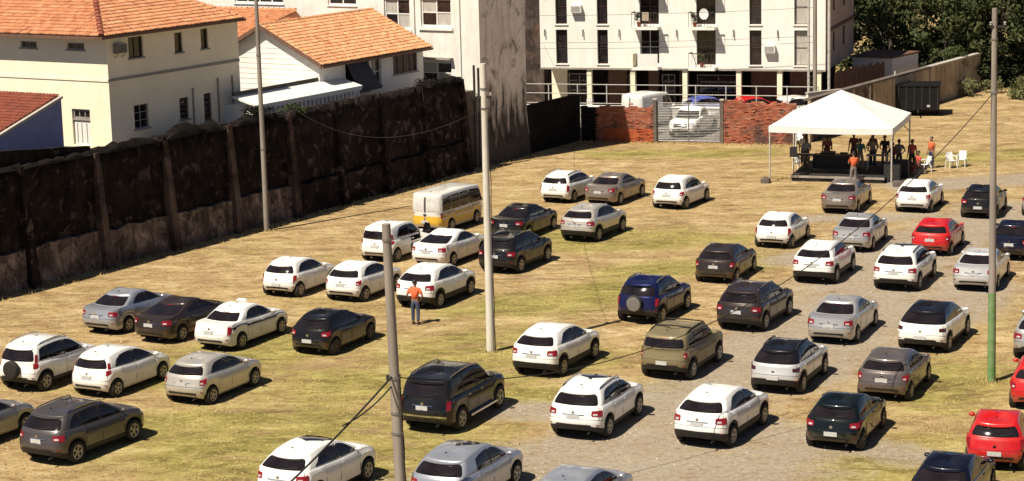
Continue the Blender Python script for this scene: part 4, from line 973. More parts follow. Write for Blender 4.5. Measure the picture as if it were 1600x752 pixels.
        mb.grid([edge0, edge1], True); return mb
    def add(s, name, mb, mat, parent=None, smooth=40, fix=True):
        me = mb.mesh(name, smooth) if isinstance(mb, MB) else mb
        if fix and isinstance(mb, MB):
            fixnormals(me)
            if smooth is not None: me.polygons.foreach_set('use_smooth', [True] * len(me.polygons)); me.set_sharp_from_angle(angle=rad(smooth))
        s.parts.append((name, me, mat, parent, None)); return len(s.parts) - 1
    def rings(s, rows):
        full = []
        for r in rows:
            left = [Vector((p.x, -p.y, p.z)) for p in r[1:-1]][::-1]; full.append(list(r) + left)
        return full
    def build(s):
        p = s.p; hw = p['W'] / 2; n = s.n
        kc = TS.index(p['clad']) if p['clad'] else 0
        low = s.rings(s.L); dk = s.rings(s.DK)
        mb = MB(); mb.grid(low[kc:], True); mb.grid(dk, True)
        gr = s.rings([[s.green(i, u) for i in range(n)] for u in s.US])
        # pickup bed
        body = s.add('body', mb, 'BODY', None, 48)
        mb = MB(); mb.grid(gr, True); top = gr[-1]; cx = s.roofc[0]; rows = [top]
        for k, up in ((.975, .022), (.93, .040), (.85, .055), (.65, .075), (.35, .086), (.1, .088)):
            rows.append([Vector((cx + (q.x - cx) * (k if k < .9 else k * .5 + .5), q.y * k, q.z + up)) for q in top])
        mb.grid(rows, True); mb.poly(rows[-1]); roof = s.add('cabin', mb, 'ROOF', None, 62)
        if kc:
            mb = MB(); mb.grid([[q + Vector((q.x * .002, q.y * .006, 0)) for q in r] for r in low[:kc + 1]], True); s.add('cladding', mb, 'plastic', None, 32)
        ub = MB(); ub.box(s.xr + .34, s.xf - .36, -hw + .26, hw - .26, p['clear'] - .03, .78); ub.box(s.xr + .24, s.xr + .6, -hw + .30, hw - .30, p['clear'] + .04, .6); ub.box(s.xf - .6, s.xf - .25, -hw + .3, hw - .3, p['clear'], .6)
        ub.box(-p['wb'] / 2 + p['R'] + .1, p['wb'] / 2 - p['R'] - .1, -hw + .07, hw - .07, p['clear'] - .01, p['clear'] + .25)
        s.add('underbody', ub, 'underbody', None, None)
        # glass
        van = p.get('van')
        u0, u1 = p['rear_u']
        if van:
            for sg in (-1, 1):
                a, b_ = (.45, 5.2) if sg > 0 else (-5.2, -.45)
                s.add('rear_window', s.patch(s.green, a, b_, .12, .82, .012), 'van_panel')
            s.add('rear_door_gap', s.patch(s.green, -.22, .22, .03, .88, .012, rounded=False), 'seam')
            s.add('rear_door_gap', s.patch(s.low, -.12, .12, .35, 1, .008, rounded=False), 'seam')
            s.add('door_lock', s.patch(s.low, -.5, .5, .86, .98, .03), 'plastic')
            for a, b_ in ((-7.2, -.25), (.25, 7.2)): s.add('rear_band', s.patch(s.low, a, b_, .14, .80, .006, rounded=False), 'paint_yellow')
            for sg in (1, -1):
                a, b_ = s.sx(-1.9), s.sx(1.9)
                mb = s.patch(s.low, sg * 7.6, sg * (b_), .32, .80, .006, rounded=False) if False else s.patch(s.low, sg * 7.4, sg * b_, .14, .93, .006, rounded=False)
                s.add('side_band', mb, 'paint_yellow')
        elif p['H'] == 2.25:
            s.add('rear_door_gap', s.patch(s.green, -.2, .2, .03, .9, .01, rounded=False), 'seam')
        else:
            s.add('rear_window', s.patch(s.green, -p['rw'], p['rw'], u0, u1, .006, st=(-p['rw'] * .96, p['rw'] * .96)), 'glass_dark')
        F = n - 1
        s.add('windshield', s.patch(s.green, F - 5.6, F + 5.6, .05, .92, .006), 'glass_dark')
        fe = 9 + s.m + .35
        for sg in (1, -1):
            for j, (a, b_) in enumerate(p['win']):
                sa = s.sx(a); sb_ = fe if b_ is None else s.sx(b_); st = None
                first = j == 0
                sat = sa + p['kick'] * (2.6 if first else 0)
                st = (sg * sat, sg * sb_)
                s.add('side_window', s.patch(s.green, sg * sa, sg * sb_, .07, p['sideglass'], .006, st=st, arch=((.26 if (first and p['kick'] > .5) else (.10 if first else 0)), .12 if b_ is None else 0)), 'glass_dark')
            if not van and p['H'] != 2.25:
                for (a, b_), (c, d) in zip(p['win'], p['win'][1:]):
                    s.add('door_pillar', s.patch(s.green, sg * (s.sx(b_) - .02), sg * (s.sx(c) + .02), .06, .91, .0045, rounded=False), 'plastic')
        # seams
        def seams(sg):
            mb = MB()
            def strip(x, t0, t1, w_=.008):
                a = s.patch(s.low, sg * (s.sx(x) - w_ * 10), sg * (s.sx(x) + w_ * 10), t0, t1, .003, rounded=False, thick=.004); i = len(mb.v); mb.v += a.v; mb.f += [tuple(k + i for k in f) for f in a.f]
            xb = p['win'][-1][0] - .03; xc = p['win'][-2][0] if len(p['win']) > 1 else xb
            strip(xb, .12, 1); strip(min(.95, p['wb'] / 2 - p['R'] - .08), .12, 1)
            if len(p['win']) > 1: strip(max(xc + .02, -p['wb'] / 2 + p['R'] + .10), .12, 1)
            return mb
        for sg in (1, -1):
            s.add('door_seam', seams(sg), 'seam', None, None, False)
            for xh in ([p['win'][-1][0] + .08] + ([p['win'][-2][0] + .12] if len(p['win']) > 1 else [])):
                s.add('door_handle', s.patch(s.low, sg * s.sx(xh), sg * s.sx(xh + .19), .84, .89, .028, 2), 'chrome' if p.get('chrome') else 'BODY')
        if not van:
            mb = MB()
            for t in (.50,):
                a = s.patch(s.low, -6.0, 6.0, t, t + .016, .003, rounded=False, thick=.004); mb.v += a.v; mb.f += a.f
            for sg in (1, -1):
                a = s.patch(s.low, sg * 5.88, sg * 6.0, .5, 1.0, .003, rounded=False, thick=.004); i0 = len(mb.v); mb.v += a.v; mb.f += [tuple(k + i0 for k in f) for f in a.f]
                a = s.patch(s.low, sg * 6.0, sg * s.sx(-p['wb'] / 2 - p['R'] * .75), .5, .515, .003, rounded=False, thick=.004); i0 = len(mb.v); mb.v += a.v; mb.f += [tuple(k + i0 for k in f) for f in a.f]
            s.add('tailgate_seam', mb, 'seam', None, None, False)
            s.add('fuel_flap', s.patch(s.low, -s.sx(-p['wb'] / 2 - .05), -s.sx(-p['wb'] / 2 + .12), .78, .92, .006), 'BODY')
        # lamps
        li = p['light']
        for sg in (1, -1):
            if li == 'corner': args, mt = (4.5, 7.4, .64, .88), 'tail_red'
            elif li == 'horiz': args, mt = (3.5, 7.4, .66, .89), 'tail_red'
            elif li == 'tall': args, mt = (5.3, 7.3, .56, .92), 'tail_red'
            elif li == 'pillar': args, mt = (5.2, 7.6, .76, .98), 'tail_red'
            elif li == 'square': args, mt = (5.0, 6.6, .64, .86), 'tail_red'
            else: args, mt = (4.2, 7.4, .70, .86), 'lamp_dark'
            if p['light'] == 'dark': mt = 'lamp_dark'
            if van: args = (6.0, 7.2, .68, .98)
            k = s.add('tail_light', s.patch(s.low, sg * args[0], sg * args[1], args[2], args[3], .014, st=(sg * (args[0] + .15), sg * (args[1] + .1))), mt)
            if li in ('horiz', 'corner', 'square') and mt != 'lamp_dark':
                a0, a1 = args[0], args[1]; s.add('reverse_lens', s.patch(s.low, sg * lerp(a0, a1, .12), sg * lerp(a0, a1, .45), lerp(args[2], args[3], .18), lerp(args[2], args[3], .5), .019), 'lamp_clear', k)
            if li == 'pillar': s.add('upper_lens', s.patch(s.green, sg * 5.75, sg * 7.2, .0, .55, .010), 'tail_red', k)
            s.add('headlight', s.patch(s.low, sg * (F - 6.6), sg * (F - 3.0), .70, .93, .012), 'lamp_clear')
            s.add('reflector', s.patch(s.low, sg * 5.0, sg * 6.3, .26, .30, .010), 'tail_red')
        s.add('grille', s.patch(s.low, F - 2.8, F + 2.8, .55, .88, .010), 'plastic')
        s.add('lower_grille', s.patch(s.low, F - 3.4, F + 3.4, .12, .38, .010), 'plastic')
        if p.get('grille'): s.add('grille_bar', s.patch(s.low, F - 2.6, F + 2.6, .68, .76, .022), 'chrome')
        if not van: s.add('bumper_insert', s.patch(s.low, -3.6, 3.6, .10 if not kc else .16, .20 if not kc else .27, .008), 'plastic')
        # plate
        t = .62 if p['plate'] == 'gate' else .36
        if li in ('horiz',) and p['plate'] == 'gate': t = .60
        P = s.low(0, t); mb = MB(); mb.obox(P + Vector((-.012, 0, 0)), (.008, 0, .0), (0, .20, 0), (0, 0, .065)); pl = s.add('licence_plate', mb, 'plate', None, None)
        P = s.low(0, .80 if p['plate'] == 'gate' else .68)
        mb = MB(); mb.tube([P + Vector((.01, 0, 0)), P + Vector((-.014, 0, 0))], .05, 12)
        if not p.get('spare'): s.add('badge', mb, 'chrome', None, 40)
        if p['plate'] == 'gate' and not van: s.add('plate_trim', s.patch(s.low, -2.0, 2.0, t + .09, t + .12, .02), 'chrome' if p.get('chrome') or li == 'horiz' else 'BODY')
        P = s.low(F, .5); mb = MB(); mb.obox(P + Vector((.014, 0, 0)), (.008, 0, 0), (0, .20, 0), (0, 0, .065)); s.add('licence_plate', mb, 'plate', None, None)
        # wiper, brake lamp, spoiler, antenna
        if not van and p['H'] != 2.25:
            a, b_ = s.green(.0, u0 + .03), s.green(3.2, u0 + .20); mb = MB(); o = Vector((-.022, 0, .012)); mb.tube([a + o, a.lerp(b_, .5) + o * 1.2, b_ + o], .011, 5)
            if p['g0r'] < .4: s.add('wiper', mb, 'plastic', None, 60)
            s.add('brake_lamp', s.patch(s.green, -1.0, 1.0, .90, .94, .010), 'tail_red')
        if p['spoiler']:
            up_, lo = [], []; tip_, tl = [], []
            for k in range(-5, 6):
                q = s.green(k * 1.05, .985); back = .11 * (1 - (abs(k) / 6.2) ** 3)
                up_.append(q + Vector((.03, 0, .025))); tip_.append(q + Vector((-back, 0, -.012))); tl.append(q + Vector((-back + .01, 0, -.035))); lo.append(q + Vector((.03, 0, -.05)))
            mb = MB(); mb.grid([up_, tip_, tl, lo]); s.add('spoiler', mb, 'ROOF', roof, 40)
        mb = MB(); q = Vector((s.roofc[0] - .35 * (s.roofc[0] - (s.xr + p['g1r'])) * 2, 0, p['H'] - .03)); mb.tube([q, q + Vector((-.09, 0, .055))], [.022, .006], 6); s.add('antenna', mb, 'plastic', roof, 60)
        for sg in (1, -1):   # mirrors
            q = s.green(sg * (9 + s.m + .2), .10); mb = MB(); c = q + Vector((.02, -sg * .12, .04))
            rows = []
            for k in range(6):
                ph = math.pi * k / 5 - math.pi / 2; rows.append([c + Vector((.09 * math.cos(ph) * math.cos(a) , .10 * math.sin(ph), .068 * math.cos(ph) * math.sin(a))) for a in [2 * math.pi * j / 8 for j in range(8)]])
            mb.grid(rows, True); mb.tube([q, c], .025, 5); s.add('mirror', mb, 'BODY', None, 60)
            if p['rails']:
                pts = []
                for k in range(9):
                    sv = lerp(9.5, 9 + s.m - 2, k / 8); g = s.green(sg * sv, 1.0); pts.append(Vector((g.x, g.y * .93, g.z + (.075 if 0 < k < 8 else .015))))
                mb = MB(); mb.tube(pts, .022, 6); s.add('roof_rail', mb, 'chrome' if p['rails'] == 1 and not p.get('twotone') else 'plastic', roof, 60)
        if p['rails'] == 2:
            for f_ in (.25, .7):
                sv = lerp(9.5, 9 + s.m - 2, f_); g = s.green(sv, 1.0); mb = MB(); mb.tube([(g.x, g.y * .93, g.z + .1), (g.x, 0, g.z + .125), (g.x, -g.y * .93, g.z + .1)], .025, 6); s.add('roof_bar', mb, 'metal_dark', roof, 60)
        if p['sunroof']:
            x0, x1 = (s.roofc[0] + .05, s.roofc[0] + .72) if p['sunroof'] == 1 else (s.roofc[0] + .2, s.roofc[0] + .62); wy = hw * .48 if p['sunroof'] == 1 else hw * .42
            mb = MB(); rows = []
            for k in range(5):
                x = lerp(x0, x1, k / 4); z = s.roofc[1](x, 0); rows.append([(x, y * wy, z + .090 - .010 * y * y - .010 * abs(y)) for y in (-1, -.5, 0, .5, 1)])
            mb.grid(rows); mb.grid([rows[0], [(q[0], q[1], q[2] - .05) for q in rows[0]]]); mb.grid([[(r[0][0], r[0][1], r[0][2] - .05) for r in rows], [r[0] for r in rows]]); mb.grid([[r[-1] for r in rows], [(r[-1][0], r[-1][1], r[-1][2] - .05) for r in rows]])
            s.add('sunroof', mb, 'glass_dark', roof, 30)
        mb = MB(); mb.tube([(s.xr + .25, -hw * .55, p['clear'] + .03), (s.xr + .02, -hw * .55, p['clear'] + .03)], .03, 8); s.add('exhaust', mb, 'plastic', None, 60)
        if p.get('chrome'):
            for sg in (1, -1): mb = MB(); mb.box(-p['wb'] / 2 + .45, p['wb'] / 2 - .45, sg * hw - (.0 if sg > 0 else .10), sg * hw + (.10 if sg > 0 else 0), .36, .42); s.add('side_step', mb, 'chrome', None, None)
            s.add('bumper_trim', s.patch(s.low, -5.6, 5.6, .22, .30, .012), 'chrome')
        if p.get('taxi'):
            for sg in (1, -1): s.add('side_stripe', s.patch(s.low, sg * 7.4, sg * (9 + s.m - 3), .76, .86, .005, rounded=False), 'paint_navy')
            mb = MB(); z = p['H'] + .002; mb.hexa([(-.1, -.22, z - .01), (.1, -.22, z - .01), (.1, .22, z - .01), (-.1, .22, z - .01)], [(-.05, -.16, z + .07), (.05, -.16, z + .07), (.05, .16, z + .07), (-.05, .16, z + .07)]); s.add('roof_sign', mb, 'white_paint', roof, None)
        if p.get('open_door'):
            g = s.low(s.sx(.85), .3); hx, hy = .80, -hw * .99
            ang = rad(62); d = Vector((-math.cos(ang), -math.sin(ang), 0)); nn = Vector((-d.y, d.x, 0)) * .03
            mb = MB(); A = Vector((hx, hy, .34)); mb.hexa([A - nn, A + d * .98 - nn, A + d * .98 + nn, A + nn], [A - nn + Vector((0, 0, .66)), A + d * 1.0 - nn + Vector((0, 0, .66)), A + d * 1.0 + nn + Vector((0, 0, .66)), A + nn + Vector((0, 0, .66))]); dr = s.add('door', mb, 'BODY', None, None)
            B = A + Vector((0, 0, .665)); mb = MB(); mb.hexa([B + d * .12 - nn * .4, B + d * .95 - nn * .4, B + d * .95 + nn * .4, B + d * .12 + nn * .4], [B + d * .55 - nn * .4 + Vector((0, .1, .5)), B + d * .92 - nn * .4 + Vector((0, .1, .5)), B + d * .92 + nn * .4 + Vector((0, .1, .5)), B + d * .55 + nn * .4 + Vector((0, .1, .5))]); s.add('door_window', mb, 'glass_dark', dr, None)
            s.add('door_opening', s.patch(s.low, s.sx(-.08), s.sx(.82), .12, 1, .006, rounded=False), 'underbody')
        # wheels
        R = p['R']; yw = hw - .10
        for ax in (-p['wb'] / 2, p['wb'] / 2):
            for sg in (-1, 1):
                rot = Matrix.Rotation(0 if sg < 0 else math.pi, 4, 'Z'); mx = Matrix.Translation((ax, sg * yw, R)) @ rot @ Matrix.Diagonal((R, .31, R, 1))
                s.parts.append(('wheel', TYRE, 'tyre', None, mx)); s.parts.append(('rim', RIM, p['rim'], len(s.parts) - 1, None))
        if p.get('spare'):
            P = s.low(0, .72); rot = Matrix.Rotation(-math.pi / 2, 4, 'Z'); mx = Matrix.Translation(P + Vector((-.12, 0, -.02))) @ rot @ Matrix.Diagonal((R * .95, .30, R * .95, 1))
            s.parts.append(('spare_wheel', TYRE, 'tyre', None, mx))
            mb = MB(); nn = 20
            mb.grid([[(r * math.cos(2 * math.pi * j / nn), y, r * math.sin(2 * math.pi * j / nn)) for j in range(nn)] for r, y in ((.88, -.2), (.86, -.36), (.6, -.40), (.2, -.415))], True)
            mb.poly([(.2 * math.cos(2 * math.pi * j / nn), -.415, .2 * math.sin(2 * math.pi * j / nn)) for j in range(nn)])
            s.add('spare_cover', mb, 'metal_grey' if s.name == 'ecosport' else 'plastic', len(s.parts) - 1, 40)
SHAPES = {}
def car(kind, colour, X, Y, heading, label, cat='car', name=None, group='cars parked on the lot', front=False):
    """X, Y: where the rear right tyre stands"""
    if kind not in SHAPES: SHAPES[kind] = CarShape(kind)
    sh = SHAPES[kind]; p = sh.p; a = rad(heading); f = Vector((math.sin(a), math.cos(a), 0)); r = Vector((math.cos(a), -math.sin(a), 0))
    loc = Vector((X, Y, 0)) + f * (p['wb'] / 2) - r * (p['W'] / 2 - .1)
    nm = name or {'sedan': 'sedan_car', 'sedan_low': 'sedan_car', 'taxi': 'taxi', 'van': 'school_van', 'boxvan': 'delivery_van', 'minivan': 'small_van', 'wagon': 'estate_car', 'pickup': 'pickup_truck'}.get(kind, 'hatchback_car' if kind.startswith('hatch') or kind == 'minivan_small' else 'suv_car')
    t = thing(nm, label, cat, loc, 90 - heading, group)
    roofc = 'blackroof' if p.get('twotone') else colour
    cm = {'BODY': 'paint_' + colour, 'ROOF': 'paint_' + roofc, 'CABIN': 'paint_' + roofc}
    objs = []
    for pn, me, mt, par, mx in sh.parts:
        if p.get('sunroof') and pn == 'sunroof' and colour in ('darkgrey', 'black', 'silver', 'darkbrown') and p['sunroof'] == 1: objs.append(None); continue
        o = link(pn, me, cm.get(mt, mt), objs[par] if par is not None else t)
        if mx is not None: o.matrix_local = mx
        objs.append(o)
    return t
CARS = [
 ('sedan','silverblue',-14.87,79.33,29,'silver blue sedan parked farthest left of the row nearest the mouldy wall'),
 ('sedan_low','darkbrown',-12.54,77.60,29,'dark brown low sedan between a silver blue sedan and a white taxi'),
 ('taxi','white',-10.12,76.11,28,'white taxi sedan with a dark stripe along its side and a roof sign'),
 ('aircross','white',-16.21,70.68,28,'white boxy crossover carrying a spare wheel on its tailgate at the left edge'),
 ('minivan_small','white',-13.56,69.57,28,'white tall hatchback with high red tail lights, beside the pale silver hatchback'),
 ('hatch','champagne',-10.16,68.33,27,'pale silver hatchback parked right of the white tall hatchback'),
 ('suv','darkgrey',-13.39,61.80,30,'dark grey sport utility car with red tail lights in the lower left'),
 ('hatch_b','white',-8.80,85.02,27,'white hatchback farthest left of three white cars in front of the wall'),
 ('hatch','white',-6.04,83.83,27,'white hatchback in the middle of three, half behind the thick bare pole'),
 ('crossover','white',-2.98,82.28,27,'white crossover with the man in orange standing behind it'),
 ('hatch_c','black',-6.56,74.85,27,'small black hatchback alone on the grass left of the thick pole'),
 ('bigsuv','black',-1.78,64.36,25,'big black sport utility car with chrome details right of the thick pole'),
 ('crossover','white',1.61,70.93,27,'white crossover just right of the foot of the tall white pole'),
 ('boxsuv','olive',6.01,70.05,26,'boxy olive sport utility car with roof bars'),
 ('suv','white',2.80,63.15,24,'white sport utility car with sunroof on the gravel, nearest the big black one'),
 ('crossover','white',6.49,61.83,28,'white crossover with a plain white roof in the nearest gravel row'),
 ('crossover_b','silverwhite',9.46,67.84,24.5,'silver white crossover with a black roof behind the dark hatchback'),
 ('hatch','brown',12.80,66.62,24,'brown grey hatchback with red tail lights beside the pole with a green foot'),
 ('hatch_c','teal',10.32,61.15,24,'near black glossy hatchback in the nearest gravel row'),
 ('crossover_c','white2',15.38,73.03,26,'long white crossover with black roof and dark glass left of the green footed pole'),
 ('sedan','silver',12.42,74.82,24,'silver sedan between a dark brown crossover and a black roofed white crossover'),
 ('suv','darkbrown',9.35,77.00,27,'dark brown sport utility car parked right of the blue one'),
 ('hatch_b','red',14.59,58.75,18,'bright red hatchback in the lower right corner'),
 ('hatch','red',17.39,65.00,19,'red hatchback cut by the right edge behind the nearer red hatchback'),
 ('hatch_c','navy',12.20,54.52,24,'dark navy hatchback at the bottom right, only its roof in view'),
 ('suv','silver',19.15,71.41,22,'silver grey car at the right edge, mostly out of view, below the green pole foot'),
 ('sedan','bronze',16.86,101.46,22,'bronze grey sedan parked in front of the tent'),
 ('hatch','white',20.33,100.96,23,'white hatchback in the far row right of the bronze sedan'),
 ('hatch_c','black',23.07,98.97,22,'black hatchback in the far row partly behind the green footed pole'),
 ('hatch_b','white',12.48,92.79,24,'white hatchback at the left end of the second row from the tent'),
 ('sedan','silver',15.94,91.88,22,'silver sedan between a white hatchback and the red one'),
 ('hatch','red',19.07,90.30,23,'glossy red hatchback in the middle rows among white and silver cars'),
 ('crossover','white',13.27,85.16,24,'white crossover behind the silver sedan, left of a white one with a sunroof'),
 ('suv','white',16.34,83.40,24,'white sport utility car with dark sunroof in the middle of the right block'),
 ('sedan','silverwhite',19.44,83.15,22,'pale silver sedan directly behind the grey and green pole'),
 ('sedan','navy',22.28,89.17,21,'navy sedan at the right edge behind the pole'),
 ('hatch','silverwhite',26.03,99.07,21,'pale car just touching the right edge in the far row'),
 ('wagon','white',3.19,106.47,28,'white estate car at the left end of the farthest row of three'),
 ('sedan','bronze',5.49,105.36,28,'brown grey sedan in the middle of the farthest row of three'),
 ('hatch_tall','white',8.67,103.57,28,'white hatchback at the right end of the farthest row of three'),
 ('sedan','black',0.75,96.68,27,'black sedan just right of the school van'),
 ('crossover','champagne',3.95,95.63,28,'pale beige silver crossover right of the black sedan'),
 ('suv','black',0.30,88.88,27,'black sport utility car partly behind the tall white pole'),
 ('hatch','darkbrown',9.21,85.65,23,'dark brown hatchback alone between the blue car and the white rows'),
 ('ecosport','blue',5.61,78.59,27,'dark blue sport utility car with a spare wheel on its tailgate'),
 ('minivan','white',-5.13,91.96,27,'white small van with its front door standing open'),
 ('sedan_low','white',-2.63,90.64,28,'white sedan between the small van and the tall white pole'),
 ('sedan','grey',-17.02,63.05,29,'dull grey sedan cut by the left edge, only its front half in view'),
 ('crossover_s','white',-5.65,56.95,28,'white crossover with a dark glass sunroof at the bottom edge left of the thick pole'),
 ('suv_b','silverblue',-1.26,56.11,26,'silver car with a small sunroof at the bottom edge right of the thick pole'),
 ('hatch','silverblue',1.87,53.99,26,'pale blue silver car at the bottom edge showing only its roof'),
]
for kind, colour, X, Y, hd, lab in CARS: car(kind, colour, X, Y, hd, lab)
car('van', 'vanwhite', -2.9, 99.0, 29, 'white school van with a yellow band, parked below the mouldy wall', 'van')
sg_ = 'vehicles on the street behind the brick wall'
car('pickup', 'white', 11.4, 132.3, 206, 'white pickup facing the lot behind the mesh gate', 'pickup', group=sg_)
car('hatch', 'blue2', 12.2, 137.2, 80, 'blue car roof just above the brick wall under the apartment block', 'car', group=sg_)
car('hatch', 'red', 15.2, 136.4, 80, 'red car roof just above the brick wall right of the blue car', 'car', group=sg_)
car('hatch_tall', 'white', 17.9, 135.2, 80, 'white car roof above the brick wall, left of the tent top', 'car', group=sg_)
car('boxvan', 'white', 8.9, 133.6, 40, 'pale delivery van whose roof shows above the left brick wall', 'van', group=sg_)

# ------------------------------------------------------------------ white tent with the stage
TENT = Vector((17.95, 113.35, 0)); TRZ = -19.0
tx = Vector((math.cos(rad(TRZ)), math.sin(rad(TRZ)), 0)); ty = Vector((-tx.y, tx.x, 0))
def tp(x, y, z=0): return TENT + tx * x + ty * y + Vector((0, 0, z))
T = thing('party_tent', 'white pyramid roofed tent over the stage at the far end of the lot', 'tent', TENT, TRZ)
S = 3.28; ZE = 3.0; ZA = 4.6
mb = MB(); n = 12
for k in range(4):
    a = Vector((math.cos(math.pi / 2 * k + math.pi * 1.25), math.sin(math.pi / 2 * k + math.pi * 1.25), 0)) * S * math.sqrt(2); b_ = Vector((math.cos(math.pi / 2 * (k + 1) + math.pi * 1.25), math.sin(math.pi / 2 * (k + 1) + math.pi * 1.25), 0)) * S * math.sqrt(2)
    rows = []
    for i in range(n + 1):
        u = i / n; row = []
        for j in range(n + 1):
            v = j / n; e = a.lerp(b_, v); p = e * (1 - u) + Vector((0, 0, lerp(ZE, ZA, u)))
            sag = -.08 * math.sin(math.pi * u) * (.35 + .65 * math.sin(math.pi * v)) - .04 * math.sin(math.pi * v) * (1 - u)
            p.z += sag + .012 * mnoise.noise(Vector((p.x * 2, p.y * 2, k))); row.append(p)
        rows.append(row)
    mb.grid(rows)
me = mb.mesh('canopy', 25); bm = bmesh.new(); bm.from_mesh(me); bmesh.ops.remove_doubles(bm, verts=bm.verts, dist=.002); bm.to_mesh(me); bm.free(); link('canopy', me, 'tent_cloth', T)
for k in range(4):
    a = Vector((math.cos(math.pi / 2 * k + math.pi * 1.25), math.sin(math.pi / 2 * k + math.pi * 1.25), 0)) * S * math.sqrt(2); b_ = Vector((math.cos(math.pi / 2 * (k + 1) + math.pi * 1.25), math.sin(math.pi / 2 * (k + 1) + math.pi * 1.25), 0)) * S * math.sqrt(2)
    o = (a + b_).normalized() * .015; rows = []
    for i in range(3):
        rows.append([a.lerp(b_, j / 16) + o * (1 + (.8 * math.sin(j * 1.9) if i else 0)) + Vector((0, 0, ZE - .006 - i * .16 - .04 * math.sin(math.pi * j / 16))) for j in range(17)])
    mb = MB(); mb.grid(rows); mb.build('valance', 'tent_cloth', T, smooth=60)
    MB().tube([a * .985 + Vector((0, 0, 0)), a * .985 + Vector((0, 0, ZE))], .045, 8).build('leg', 'steel_light', T, smooth=60)
    MB().tube([a * .985 + Vector((0, 0, ZE - .1)), b_ * .985 + Vector((0, 0, ZE - .1))], .03, 8).build('eave_bar', 'metal_grey', T, smooth=60)
    MB().tube([a * .985 + Vector((0, 0, ZE - 1.0)), a.lerp(b_, .17) * .985 + Vector((0, 0, ZE - .12))], .025, 6).build('brace', 'wood_brown', T, smooth=60)
    MB().tube([a * .985 + Vector((0, 0, ZE - .02)), Vector((0, 0, ZA - .14))], .028, 6).build('rafter', 'metal_grey', T, smooth=60)
def block(label, x, y, s=.32):
    t = thing('ballast_block', label, 'block', (x, y, 0), TRZ); MB().box(-s, s, -s, s, -.02, s * 1.15).build('block', 'concrete_dark', t, fix=True); MB().tube([(-.1, 0, s * 1.15), (-.1, 0, s * 1.4), (.1, 0, s * 1.4), (.1, 0, s * 1.15)], .018, 6).build('handle', 'metal_dark', t)
q = tp(-S - .1, -S - .35); block('dark ballast block at the front left foot of the tent', q.x, q.y, .22)
q = tp(S + .35, -S - .25); block('pale grey ballast block at the front right foot of the tent', q.x, q.y, .24)
ST = thing('stage', 'low black stage with a pale front edge under the tent', 'stage', tp(.3, 0), TRZ)
MB().box(-2.45, 2.45, -2.75, 2.4, .0, .27).build('base', 'stage_black', ST, fix=True); MB().box(-2.5, 2.5, -2.8, 2.45, .272, .32).build('deck', 'stage_black', ST, fix=True)
MB().box(-2.5, 2.5, -2.83, -2.803, .20, .318).build('front_trim', 'trim_grey', ST, fix=True)
for i in range(3): MB().box(-1.9 + i * 1.6, -.9 + i * 1.6, -2.765, -2.752, .04, .18).build('skirt_panel', 'metal_dark', ST, fix=True)
def table(label, loc, rz, L=1.9, W=.7, H=.8, cloth=None):
    t = thing('folding_table', label, 'table', loc, rz); MB().box(-L / 2, L / 2, -W / 2, W / 2, H - .035, H).build('table_top', 'trim_grey', t, fix=True)
    for x in (-L / 2 + .08, L / 2 - .08):
        for y in (-W / 2 + .07, W / 2 - .07): MB().tube([(x, y, 0), (x, y, H - .036)], .022, 6).build('leg', 'steel_light', t)
    if cloth: MB().box(-L / 2 - .01, L / 2 + .01, -W / 2 - .014, -W / 2 - .002, .12, H + .004).build('cloth', cloth, t, fix=True)
    return t
table('dark clothed equipment table in the middle of the stage', tp(-.35, -.6, .32), TRZ, 2.0, .7, .85, 'cloth_black'); table('small grey table at the right end of the stage', tp(2.0, -.1, .32), TRZ, 1.2, .6, .8)
def gear(name, label, loc, sx, sy, sz, cat):
    t = thing(name, label, cat, loc, TRZ); MB().hexa([(-sx, -sy, 0), (sx, -sy, 0), (sx, sy, 0), (-sx, sy, 0)], [(-sx, -sy * .8, sz * .6), (sx, -sy * .8, sz * .6), (sx, sy, sz), (-sx, sy, sz)]).build('casing', 'speaker_black', t, fix=True)
    for i in range(4): MB().box(-sx * .8 + i * sx * .42, -sx * .55 + i * sx * .42, -sy * .55, sy * .5, sz * .82, sz * .92).build('control_panel', 'metal_grey', t, fix=True)
gear('mixing_desk', 'black mixing desk on the clothed stage table', tp(-.6, -.6, 1.172), .38, .26, .14, 'mixing desk'); gear('laptop_case', 'small grey device beside the mixing desk on stage', tp(.25, -.55, 1.172), .2, .16, .10, 'device')
KB = thing('keyboard_piano', 'long black keyboard on a crossed stand at stage left', 'keyboard', tp(-1.75, -1.2, .32), TRZ)
MB().box(-.6, .6, -.16, .16, .84, .94).build('body', 'speaker_black', KB, fix=True); MB().box(-.55, .55, -.14, .0, .942, .955).build('keys', 'plastic_white', KB, fix=True)
for y in (-.1, .1):
    for s_ in (-1, 1): MB().tube([(-.4 * s_, y, 0), (.4 * s_, y + .02 * s_, .838)], .018, 6).build('stand_leg', 'metal_dark', KB)
def speaker_stand(label, loc, rz):
    t = thing('loudspeaker', label, 'loudspeaker', loc, rz)
    MB().tube([(0, 0, .25), (0, 0, 1.38)], .02, 8).build('pole', 'metal_dark', t)
    for k in range(3): a = k * 2.094; MB().tube([(0, 0, .55), (.4 * math.cos(a), .4 * math.sin(a), .01)], .014, 6).build('leg', 'metal_dark', t)
    MB().hexa([(-.2, -.17, 1.38), (.2, -.17, 1.38), (.15, .17, 1.38), (-.15, .17, 1.38)], [(-.2, -.17, 1.90), (.2, -.17, 1.90), (.15, .17, 1.90), (-.15, .17, 1.90)]).build('cabinet', 'speaker_black', t, fix=True)
    MB().tube([(0, -.17, 1.55), (0, -.185, 1.55)], .13, 14).build('cone', 'metal_dark', t); MB().tube([(0, -.17, 1.78), (0, -.185, 1.78)], .06, 12).build('tweeter', 'metal_dark', t)
speaker_stand('black loudspeaker on a tripod left of the tent', (15.07, 111.0, 0), -12)
